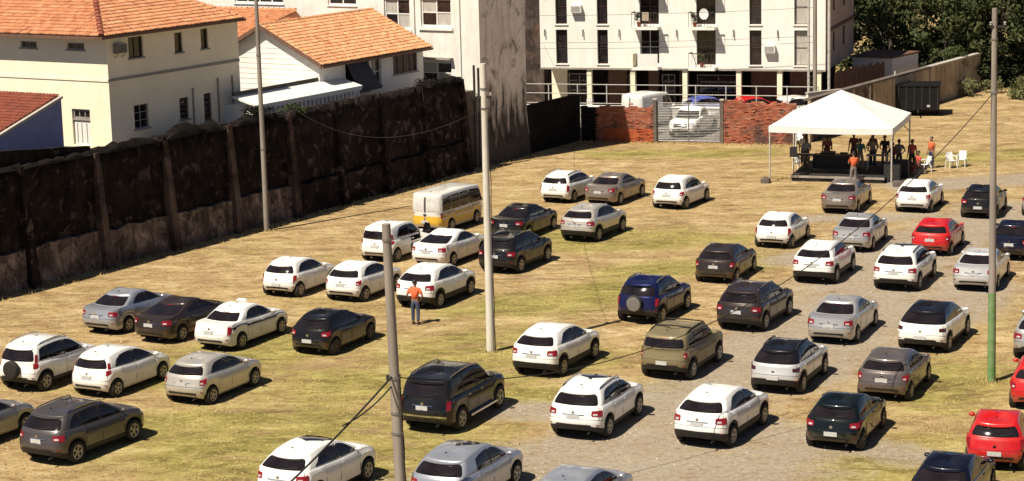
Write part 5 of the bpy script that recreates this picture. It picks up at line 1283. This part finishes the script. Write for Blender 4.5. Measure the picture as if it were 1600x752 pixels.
for i, (x, y, l) in enumerate(((2.75, -2.1, 'black amplifier cabinet on the ground right of the stage'), (3.0, -.6, 'black amplifier cabinet behind the nearer one, right of the stage'))):
    t = thing('amplifier', l, 'amplifier', tp(x + .35, y), TRZ); MB().box(-.4, .4, -.3, .3, .03, .95).build('cabinet', 'speaker_black', t, fix=True); MB().tube([(0, -.3, .35), (0, -.32, .35)], .25, 16).build('cone', 'metal_dark', t); MB().tube([(0, -.3, .75), (0, -.32, .75)], .1, 12).build('tweeter', 'metal_dark', t)
for i, (x, y, l) in enumerate(((-1.3, -2.2, 'thin microphone stand at the left front of the stage'), (1.2, -2.0, 'thin microphone stand at the right front of the stage'))):
    t = thing('microphone_stand', l, 'microphone stand', tp(x, y, .32), TRZ); MB().tube([(0, 0, .02), (0, 0, 1.3), (.0, .25, 1.5)], .011, 6).build('boom', 'metal_dark', t); MB().tube([(0, 0, 0), (0, 0, .03)], .14, 14).build('base', 'metal_dark', t); MB().tube([(0, .25, 1.5), (0, .36, 1.54)], [.02, .028], 8).build('microphone', 'metal_grey', t)
def chair(label, loc, rz):
    t = thing('plastic_chair', label, 'chair', loc, rz, 'white plastic chairs by the tent')
    mb = MB(); mb.grid([[(x, y, .43 - .02 * math.cos(x * 5) + (.01 if abs(y) > .15 else 0)) for y in (-.21, -.1, 0, .1, .21)] for x in (-.2, -.1, 0, .1, .22)]); mb.grid([[(x, y, .40) for y in (-.21, .21)] for x in (-.2, .22)]); mb.build('seat', 'plastic_white', t)
    mb = MB(); rows = [[(-.20 - (z - .43) * .22 + .03 * (y / .2) ** 2, y * (1 - .15 * (z - .43)), z) for y in (-.21, -.1, 0, .1, .21)] for z in (.43, .6, .75, .85)]; mb.grid(rows); mb.grid([[(p[0] - .025, p[1], p[2]) for p in r] for r in rows]); mb.build('backrest', 'plastic_white', t, smooth=60)
    for x in (-.2, .2):
        for y in (-.21, .21): MB().tube([(x * 1.15, y * 1.15, 0), (x, y, .42)], [.022, .032], 6).build('leg', 'plastic_white', t)
    for y in (-.24, .24): MB().tube([(-.27, y, .66), (.05, y, .65), (.20, y, .62), (.21, y * .92, .43)], .024, 6).build('armrest', 'plastic_white', t)
chair('white plastic chair by the brick wall behind the tent', (17.2, 124.0, 0), -100)
chair('left of two white plastic chairs on the grass right of the tent', (24.2, 114.5, 0), -70); chair('right of two white plastic chairs on the grass right of the tent', (24.85, 114.9, 0), -115)
chair('white plastic chair at the back left of the stage', tp(-2.55, 1.2), -60); chair('white plastic chair beside the man in the orange vest right of the tent', (22.55, 113.35, 0), 200)

# ------------------------------------------------------------------ people
def skin_obj(name, V, E_, mat, parent, root=0, sub=1):
    me = bpy.data.meshes.new(name); me.from_pydata([v[:3] for v in V], E_, []); me.update(); o = link(name, me, mat, parent)
    md = o.modifiers.new('skin', 'SKIN'); md.use_smooth_shade = True
    lay = me.skin_vertices[0].data
    for i, v in enumerate(V):
        r = v[3]; lay[i].radius = r if isinstance(r, tuple) else (r, r); lay[i].use_root = (i == root)
    ss = o.modifiers.new('sub', 'SUBSURF'); ss.levels = sub; ss.render_levels = sub
    return o
def person(label, loc, heading, top, legs, skin='skin_brown', pose='stand', vest=None, scale=1.0, cap=None, hat=None, lean=0.0):
    t = thing('person', label, 'person', loc, 90 - heading); t.scale = (scale,) * 3
    sit = pose == 'sit'; dz = -.45 if sit else 0
    T_ = lambda x, y, z: (x + lean * max(0, z - .95), y, z + dz)
    sh = {}; el = {}; wr = {}
    for sg in (-1, 1):
        sh[sg] = T_(0, .175 * sg, 1.40)
        if pose in ('play', 'sit'): el[sg] = T_(.08, .25 * sg, 1.13); wr[sg] = T_(.33, .16 * sg, 1.08 if pose == 'play' else 1.0)
        elif pose == 'hip': el[sg] = T_(-.06, .33 * sg, 1.14); wr[sg] = T_(.08, .20 * sg, .99)
        else: el[sg] = T_(-.02, .235 * sg, 1.13); wr[sg] = T_(.06, .255 * sg, .88)
    hip = {sg: (0, .09 * sg, .90 + dz) for sg in (-1, 1)}
    kn = {sg: ((.42, .12 * sg, .50) if sit else (.02, (.10 + .02 * (sg > 0)) * sg, .50)) for sg in (-1, 1)}
    an_k = {sg: ((.40, .12 * sg, .10) if sit else (-.02 + .03 * sg, .115 * sg, .10)) for sg in (-1, 1)}
    V = [(*T_(0, 0, .95), .12), (*T_(0, 0, 1.10), .105), (*T_(0, 0, 1.30), (.125, .13)), (*T_(0, 0, 1.44), .075), (*T_(.01, 0, 1.52), .05), (*T_(.02, 0, 1.60), .078), (*T_(.015, 0, 1.67), .088), (*T_(.01, 0, 1.73), .055), (*T_(.115, 0, 1.62), .016)]
    E_ = [(0, 1), (1, 2), (2, 3), (3, 4), (4, 5), (5, 6), (6, 7), (5, 8)]
    def add(p, r, par): V.append((*p, r)); E_.append((par, len(V) - 1)); return len(V) - 1
    for sg in (-1, 1):
        i = add(sh[sg], .055, 2); i = add(el[sg], .040, i); i = add(wr[sg], .028, i)
        d = (Vector(wr[sg]) - Vector(el[sg])).normalized(); s_ = d.cross(Vector((0, sg, 0))).normalized(); s_ = s_ if s_.length > .1 else Vector((1, 0, 0))
        pc = Vector(wr[sg]) + d * .07; pi = add(pc, .034, i)
        for k, ln in enumerate((.070, .082, .078, .062)):
            b1 = pc + d * .045 + s_ * (.026 - .0175 * k); j = add(b1, .0095, pi); j = add(b1 + d * ln * .5, .0085, j); add(b1 + d * ln * .95 + Vector((0, -sg * .02, -.004)), .007, j)
        j = add(Vector(wr[sg]) + d * .035 + s_ * .045, .010, i); add(Vector(wr[sg]) + d * .075 + s_ * .062, .0085, j)
    for sg in (-1, 1):
        i = add(hip[sg], .085, 0); i = add(kn[sg], .058, i); i = add(an_k[sg], .040, i); add((an_k[sg][0] + .13, an_k[sg][1] * 1.05, .045), .035, i)
    skin_obj('body', V, E_, skin, t)
    sv = [(*T_(0, 0, .97), (.145, .15)), (*T_(0, 0, 1.12), (.13, .135)), (*T_(0, 0, 1.30), (.15, .15)), (*T_(0, 0, 1.42), .10)]; se = [(0, 1), (1, 2), (2, 3)]
    for sg in (-1, 1):
        sv.append((*sh[sg], .078)); se.append((2, len(sv) - 1)); m_ = Vector(sh[sg]).lerp(Vector(el[sg]), .8); sv.append((*m_, .066)); se.append((len(sv) - 2, len(sv) - 1))
    skin_obj('shirt', sv, se, 'cloth_' + top, t)
    tv = [(*T_(0, 0, 1.0), (.135, .135)), (*T_(0, 0, .92), (.135, .135))]; te = [(0, 1)]
    for sg in (-1, 1):
        tv.append((*hip[sg], .11)); te.append((1, len(tv) - 1)); tv.append((*kn[sg], .082)); te.append((len(tv) - 2, len(tv) - 1)); a = an_k[sg]; tv.append((a[0], a[1], a[2] + .02, .068)); te.append((len(tv) - 2, len(tv) - 1))
    skin_obj('trousers', tv, te, 'cloth_' + legs, t)
    for sg in (-1, 1):
        a = an_k[sg]; skin_obj('shoe', [(a[0] - .05, a[1], .055, .05), (a[0] + .06, a[1] * 1.02, .045, .048), (a[0] + .16, a[1] * 1.05, .036, .036)], [(0, 1), (1, 2)], 'cloth_shoe', t)
    if vest: skin_obj('vest', [(*T_(0, 0, 1.0), (.162, .165)), (*T_(0, 0, 1.15), (.15, .155)), (*T_(0, 0, 1.31), (.172, .172)), (*T_(0, 0, 1.42), .125), (*T_(0, .15, 1.40), .09), (*T_(0, -.15, 1.40), .09)], [(0, 1), (1, 2), (2, 3), (2, 4), (2, 5)], 'cloth_' + vest, t)
    c = Vector(T_(.0, 0, 1.665)); mb = MB(); rows = []
    for k in range(6):
        ph = lerp(-.25, math.pi / 2, k / 5); rows.append([c + Vector((.098 * math.cos(ph) * math.cos(a) - .008 - (.02 if math.cos(a) > .5 and k < 2 else 0), .098 * math.cos(ph) * math.sin(a), .105 * math.sin(ph) + (.045 if math.cos(a) > .4 and k < 2 else 0))) for a in [2 * math.pi * j / 12 for j in range(12)]])
    mb.grid(rows, True); mb.build('hair' if not cap else 'cap', 'hair' if not cap else 'cloth_' + cap, t, smooth=80)
    for sg in (-1, 1):
        e = Vector(T_(.093, .032 * sg, 1.645)); MB().obox(e, (.006, 0, 0), (0, .012, 0), (0, 0, .006)).build('eye', 'hair', t)
        e = Vector(T_(.01, .088 * sg, 1.63)); MB().obox(e, (.02, 0, 0), (0, .012, 0), (0, 0, .03)).build('ear', skin, t)
    e = Vector(T_(.094, 0, 1.565)); MB().obox(e, (.006, 0, 0), (0, .024, 0), (0, 0, .005)).build('mouth', 'cloth_maroon', t)
    return t
person('man in an orange vest and jeans standing with his back turned behind the white crossover', (-3.78, 79.42, 0), 20, 'orange', 'jean', 'skin_tan', 'hip', vest='orange')
person('person in orange vest and grey trousers standing in front of the stage', (18.05, 109.75, 0), 350, 'orange', 'grey', 'skin_tan', 'play', vest='orange')
person('person in blue grey shirt and pale trousers at the left of the stage', tp(-1.75, -.75, .32), 190, 'check', 'khaki', pose='play')
person('person in a maroon shirt behind the stage table, left of the tall one', tp(-.75, .1, .32), 195, 'maroon', 'dark', pose='play')
person('tall person in dark clothes standing at the middle back of the stage', tp(.55, .9, .32), 200, 'maroon', 'dark', pose='stand', scale=1.06)
person('person in teal shirt near the front right leg of the tent', tp(1.15, -.6, .32), 170, 'teal', 'khaki', pose='play')
person('person in black shirt and grey trousers at the right end of the stage', tp(2.25, .75, .32), 200, 'black', 'grey', pose='play')
person('person in red top standing just right of the stage', (21.9, 113.75, 0), 215, 'red', 'dark', 'skin_brown', 'stand')
person('person in red top sitting low beside the amplifiers', (22.0, 112.55, 0), 250, 'red', 'maroon', 'skin_brown', 'sit')
person('man in an orange vest and dark trousers standing outside right of the tent', (23.12, 114.61, 0), 240, 'orange', 'navy', 'skin_tan', 'stand', vest='orange', cap='black')

person('person in sand coloured top standing at the left back of the stage', tp(-1.0, 1.3, .32), 180, 'sand', 'navy', pose='stand')
person('person in grey shirt and jeans near the back right leg of the tent', tp(2.9, 1.6), 205, 'grey', 'jean', pose='hip')
person('person in maroon top between the stage and the amplifiers', tp(2.75, .3), 225, 'maroon', 'jean', pose='play')

person('person in white shirt at the left back corner of the stage', tp(-2.2, .9, .32), 175, 'white', 'jean', 'skin_tan', pose='stand')
person('person in khaki top close behind the teal shirted one on stage', tp(1.65, .35, .32), 190, 'khaki', 'navy', pose='hip')
person('person in red brown top at the back right of the stage', tp(1.5, 1.5, .32), 215, 'maroon', 'grey', 'skin_tan', pose='stand')

# ------------------------------------------------------------------ black trailer beside the rear wall
TR = thing('box_trailer', 'black box trailer parked beside the old tan wall', 'trailer', (26.75, 137.0, 0), -12)
MB().box(-1.35, 1.35, -.9, 1.6, .45, 1.95).build('box', 'trailer_black', TR, fix=True)
MB().box(-1.4, 1.4, -.95, 1.65, 1.953, 2.02).build('lid', 'trailer_black', TR, fix=True)
for i in range(6): MB().box(-1.3 + i * .5, -1.24 + i * .5, -.935, -.902, .46, 1.94).build('rib', 'metal_dark', TR, fix=True)
for x in (-1.22, 1.22):
    w_ = link('wheel', TYRE, 'tyre', TR); w_.matrix_local = Matrix.Translation((x, .2, .32)) @ Matrix.Rotation(math.pi / 2 if x > 0 else -math.pi / 2, 4, 'Z') @ Matrix.Diagonal((.32, .3, .32, 1)); link('rim', RIM, 'rim_dark', w_)
MB().tube([(0, -.9, .42), (0, -1.9, .42)], .05, 8).build('drawbar', 'metal_dark', TR); MB().box(.55, .75, -.94, -.90, .62, .76).build('lamp', 'lamp_clear', TR, fix=True)

# ------------------------------------------------------------------ vegetation
def leaves(mb, c, r, n, size, rnd, flat=.8):
    for k in range(n):
        while True:
            d = Vector((rnd.uniform(-1, 1), rnd.uniform(-1, 1), rnd.uniform(-1, 1)))
            if .15 < d.length < 1: break
        d = d * (.55 + .45 * d.length); p = Vector(c) + Vector((d.x * r, d.y * r, d.z * r * flat))
        nrm = (d + Vector((rnd.uniform(-.8, .8), rnd.uniform(-.8, .8), rnd.uniform(-.3, 1.1)))).normalized(); a = nrm.orthogonal().normalized(); a.rotate(Matrix.Rotation(rnd.uniform(0, 6.28), 3, nrm)); b_ = nrm.cross(a)
        s_ = size * rnd.uniform(.6, 1.3); i = len(mb.v)
        mb.v += [tuple(p - a * s_), tuple(p + b_ * s_ * .42 + nrm * s_ * .1), tuple(p + a * s_), tuple(p - b_ * s_ * .42 + nrm * s_ * .1)]; mb.f.append((i, i + 1, i + 2, i + 3))
def tree(label, loc, h, cr, seed, mat='leaf', nclump=46, per=95, size=.20, low=.14, group='trees beyond the far end of the lot', trunk=.22):
    rnd = random.Random(seed); t = thing('tree', label, 'tree', loc, rnd.uniform(0, 360), group); tm = MB()
    mb = MB(); cl = []
    for k in range(nclump):
        z = lerp(h * low, h * .97, rnd.random()); rr = cr * (1 - abs((z / h - .5) / .58) ** 2.2) ** .5 if abs((z / h - .5) / .58) < 1 else .2
        a = rnd.uniform(0, 6.28); q = rr * math.sqrt(rnd.uniform(.15, 1)); c = Vector((q * math.cos(a), q * math.sin(a), z)); r_ = rnd.uniform(.55, 1.05) * cr * .30
        cl.append(c); leaves(mb, c, r_, int(per * rnd.uniform(.6, 1.3)), size, rnd, .7)
    mb.build('crown', mat, t)
    top = Vector((rnd.uniform(-.4, .4), rnd.uniform(-.4, .4), h * .75)); tm.tube([(0, 0, -.1), (rnd.uniform(-.1, .1), 0, h * .25), top * .7 + Vector((0, 0, h * .0)), top], [trunk, trunk * .75, trunk * .5, trunk * .2], 9)
    tm.build('trunk', 'bark', t, smooth=60)
    for c in cl[:9]:
        b0 = Vector((top.x * .6 * c.z / h, top.y * .6 * c.z / h, max(h * .2, c.z * .6))); lm = MB(); lm.tube([b0, b0.lerp(c, .5) + Vector((0, 0, -.15)), c], [trunk * .35, trunk * .22, .03], 6); lm.build('limb', 'bark', t, smooth=60)
TREES = [ # x, y, h, cr, material, label
 (27.5, 154, 9, 3.6, 'leaf', 'leafy tree just right of the apartment block, nearest its shaded side'),
 (31.5, 151.5, 8.5, 3.4, 'leaf', 'bright leafy tree overhanging the pale outbuilding behind the tan wall'),
 (35.5, 152.5, 9, 3.9, 'leaf', 'leafy tree above the far end of the tan wall'),
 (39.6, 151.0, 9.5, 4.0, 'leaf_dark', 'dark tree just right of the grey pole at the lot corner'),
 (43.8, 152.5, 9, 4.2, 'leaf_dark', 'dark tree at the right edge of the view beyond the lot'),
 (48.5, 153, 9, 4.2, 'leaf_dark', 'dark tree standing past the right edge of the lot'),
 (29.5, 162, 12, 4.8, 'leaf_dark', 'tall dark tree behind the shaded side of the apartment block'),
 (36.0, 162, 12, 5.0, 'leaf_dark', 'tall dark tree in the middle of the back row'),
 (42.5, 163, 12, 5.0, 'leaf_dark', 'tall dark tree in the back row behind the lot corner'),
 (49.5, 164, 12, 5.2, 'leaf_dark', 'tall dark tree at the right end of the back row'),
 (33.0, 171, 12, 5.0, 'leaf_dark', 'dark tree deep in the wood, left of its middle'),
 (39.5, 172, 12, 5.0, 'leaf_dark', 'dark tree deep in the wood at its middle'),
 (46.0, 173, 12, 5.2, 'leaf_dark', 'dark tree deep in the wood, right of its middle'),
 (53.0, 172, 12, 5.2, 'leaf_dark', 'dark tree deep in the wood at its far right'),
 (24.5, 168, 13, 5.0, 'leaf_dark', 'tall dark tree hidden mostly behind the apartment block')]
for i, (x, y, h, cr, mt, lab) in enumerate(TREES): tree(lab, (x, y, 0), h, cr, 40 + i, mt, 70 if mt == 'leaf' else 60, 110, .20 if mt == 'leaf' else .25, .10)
def shrub(label, loc, h, r, seed, mat='leaf_pale', n=14, per=60, size=.10, group=None, name='shrub'):
    rnd = random.Random(seed); t = thing(name, label, 'shrub', loc, rnd.uniform(0, 360), group); mb = MB(); sm = MB()
    for k in range(n):
        a = rnd.uniform(0, 6.28); q = r * math.sqrt(rnd.random()); c = Vector((q * math.cos(a), q * math.sin(a), rnd.uniform(.15, 1) * h * (1 - .4 * q / r))); leaves(mb, c, r * .4, per, size, rnd, .8)
        if k < 5: sm.tube([(0, 0, -.05), c * .5 + Vector((0, 0, .05)), c], [.03, .02, .008], 5)
    mb.build('foliage', mat, t); sm.build('stems', 'bark', t)
shrub('bushy green shrub at the far right corner of the lot', (35.4, 143.6, 0), 1.9, 1.0, 1, 'leaf_pale', 26, 80, .12)
shrub('pale scrubby shrub left of the grey pole below the trees', (31.9, 146.4, 0), 1.3, .9, 2, 'leaf_pale', 14, 45, .10)
shrub('pale scrub just right of the grey pole below the trees', (34.2, 147.8, 0), 1.1, .9, 3, 'leaf_pale', 12, 40, .10)
for i, (x, y, l) in enumerate(((37.5, 152.5, 'dark undergrowth between the grey pole and the right edge'), (41.0, 153.0, 'dark undergrowth below the right edge trees'), (28.5, 152.0, 'dark undergrowth behind the pale outbuilding'), (33.0, 155.0, 'dark undergrowth behind the end of the tan wall'), (45.0, 154.0, 'dark undergrowth past the right edge of the lot'))):
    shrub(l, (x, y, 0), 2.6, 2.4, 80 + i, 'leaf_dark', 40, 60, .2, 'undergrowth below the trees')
shrub('low scrub along the foot of the trees at the right', (36.6, 148.2, 0), 1.0, 1.3, 4, 'leaf', 16, 50, .11)
shrub('leafy shrub hanging over the end of the tan wall', (31.0, 147.9, 2.0), 1.4, 1.2, 5, 'leaf', 22, 70, .12)
for i, (a, lab, r, h) in enumerate(((11.4, 'shrub on the mouldy wall top beneath the side windows of the cream house', .7, .45), (14.1, 'small green shrub on the mouldy wall in front of the white annex', .55, .4), (26.6, 'dark creeper on the mouldy wall below the old white block', .8, .35))):
    shrub(lab, wpt(a, -.25, 5.35 if i == 0 else 5.15), h, r, 60 + i, 'leaf_black' if i != 1 else 'leaf', 18, 60, .07, 'plants on the mouldy wall', 'wall_plant')

# ------------------------------------------------------------------ small buildings behind
OB = thing('outbuilding', 'small pale flat roofed outbuilding just behind the tan wall', 'outbuilding', (26.2, 143.4, 0), 55)
MB().box(0, 4.2, 0, 3, -.1, 3.05).build('wall', 'plaster_white', OB, fix=True); MB().box(-.1, 4.3, -.1, 3.1, 3.053, 3.16).build('roof', 'wood_brown', OB, fix=True)
FB = thing('board_fence', 'brown board fence between the apartment block and the tan wall', 'fence', (21.2, 136.6, 0), 50)
for i in range(20): MB().box(i * .32, i * .32 + .30, -.02 + .01 * (i % 2), .03 + .01 * (i % 2), 0, 2.95 + .08 * ((i * 7) % 3)).build('board', 'wood_brown', FB, fix=True)
for z in (.6, 2.4): MB().box(-.05, 6.45, .045, .10, z, z + .1).build('rail', 'wood_dark', FB, fix=True)
WW = thing('white_wall', 'low white wall running behind the tent roof towards the apartment corner', 'wall', (18.6, 130.4, 0), 33); MB().box(0, 5.2, 0, .2, -.1, 2.35).build('panel', 'plaster_white', WW, fix=True); MB().box(-.04, 5.24, -.04, .24, 2.353, 2.43).build('coping', 'concrete', WW, fix=True)
PW = thing('street_parapet', 'low pale parapet across the street behind the white pickup', 'wall', APT_O - an_ * 3.6 - ad * 4, APT_RZ); MB().box(0, 19, 0, .25, 0, 1.05).build('panel', 'concrete', PW, fix=True); MB().box(-.04, 19.04, -.05, .30, 1.053, 1.13).build('coping', 'white_paint', PW, fix=True)
BB = thing('brown_building', 'brown plastered building in the gap between the old block and the apartments', 'building', (-13, 150.5, 0), -14)
mb = MB(); bo = [(13.2, 14.2, z, z + 1.3) for z in (4.0, 6.8, 9.6)]; panel(mb, (0, 0, 0), (1, 0, 0), (0, -1, 0), 16, 0, 13, bo); mb.build('front_wall', 'buttress', BB); MB().box(.1, 15.9, .2, 9, 0, 12.9).build('core', 'buttress', BB, fix=True)
for o in bo: window(BB, (0, 0, 0), (1, 0, 0), (0, -1, 0), o, cols=2, frame='wood_dark')

# ------------------------------------------------------------------ balcony clutter on the apartment block
def apt(s_, y, z): return APT_O + ad * s_ + an_ * y + Vector((0, 0, z))
DI = thing('satellite_dish', 'white satellite dish on the upper right balcony of the apartment block', 'satellite dish', apt(11.55, -1.0, 6.9), APT_RZ - 20)
mb = MB(); rows = [[(r * math.cos(2 * math.pi * j / 16), -.1 - r * r * -.35, r * math.sin(2 * math.pi * j / 16)) for j in range(16)] for r in (.02, .15, .28, .36)]; mb.grid([[(p[0], -p[1] - .25, p[2]) for p in r] for r in rows], True); mb.build('dish', 'plastic_white', DI, smooth=60)
MB().tube([(0, .05, -.4), (0, -.05, 0)], .02, 6).build('arm', 'metal_grey', DI); MB().tube([(0, -.12, -.3), (0, -.42, 0)], .012, 5).build('feed_arm', 'metal_grey', DI)
for i, (s_, z, mt, lab) in enumerate(((10.75, 6.02, 'leaf', 'leafy potted plant on the upper right balcony of the apartment block'), (11.2, 3.37, 'leaf_pale', 'yellowish potted plant on the lower right balcony of the apartment block'), (7.0, 6.02, 'leaf_dark', 'dark potted plant on the upper left balcony of the apartment block'))):
    t = thing('potted_plant', lab, 'plant', apt(s_, -.62, z), 0); mb = MB(); rr = random.Random(i)
    for k in range(7): leaves(mb, (rr.uniform(-.18, .18), rr.uniform(-.15, .15), rr.uniform(.4, .85)), .16, 26, .07, rr)
    mb.build('foliage', mt, t); MB().tube([(0, 0, 0), (0, 0, .3)], [.11, .16], 10).build('pot', 'tile_dark', t, smooth=60)
for i, (s_, z, lab) in enumerate(((2.6, 6.9, 'boxy air conditioner between the two left window columns of the apartment block'), (15.6, 4.3, 'boxy air conditioner right of the third window column, lower floor'))):
    t = thing('air_conditioner', lab, 'air conditioner', apt(s_, -.0, z), APT_RZ); MB().box(-.36, .36, -.36, -.004, 0, .5).build('casing', 'plastic_white', t, fix=True)
    for k in range(5): MB().box(-.3, .3, -.375, -.362, .06 + k * .08, .10 + k * .08).build('grille_slat', 'trim_grey', t, fix=True)
for i, (x0, x1, c, lab) in enumerate(((11.0, 11.5, 'cloth_check', 'blue grey towel over the top right balcony rail'), (7.3, 7.75, 'cloth_sand', 'sand coloured towel over the upper left balcony rail'))):
    z = (3.30 + 2.65 * (2 if i == 0 else 1)) + 1.03; mb = MB(); n = 6
    rows = [[(lerp(x0, x1, k / n), y + .012 * math.sin(k * 2.1), z + dz_) for k in range(n + 1)] for y, dz_ in ((-.86, -.45), (-.865, .004), (-.955, .006), (-.965, -.55))]
    t = mb.grid(rows).build('towel', c, None, smooth=60); t.location = APT_O; t.rotation_euler = (0, 0, rad(APT_RZ)); tag(t, lab, 'towel')

# ------------------------------------------------------------------ fittings on the poles
def fittings(p, r, zs):
    for z in zs:
        MB().box(-r - .16, r + .16, -.035, .035, z - .04, z + .04).build('bracket', 'metal_dark', p, fix=True)
        for x in (-r - .13, r + .13): MB().tube([(x, 0, z + .04), (x, 0, z + .07), (x, 0, z + .10), (x, 0, z + .13), (x, 0, z + .17)], [.02, .05, .03, .05, .02], 8).build('insulator', 'trim_grey', p, smooth=60)
fittings(p_m, .11, (9.3,)); fittings(p_r, .10, (11.9,))
MB().tube([(.165 + .012 * math.sin(i * 1.3), -.02, i * .3) for i in range(0, 29)], .016, 6).build('riser_cable', 'cable', p_m, smooth=60)
MB().tube([(lerp(.0, -.16, min(1, i * .3 / 8.52)) + .15 + .01 * math.sin(i * 1.7), -.03, i * .3) for i in range(0, 16)], .016, 6).build('riser_cable', 'cable', p_n, smooth=60)
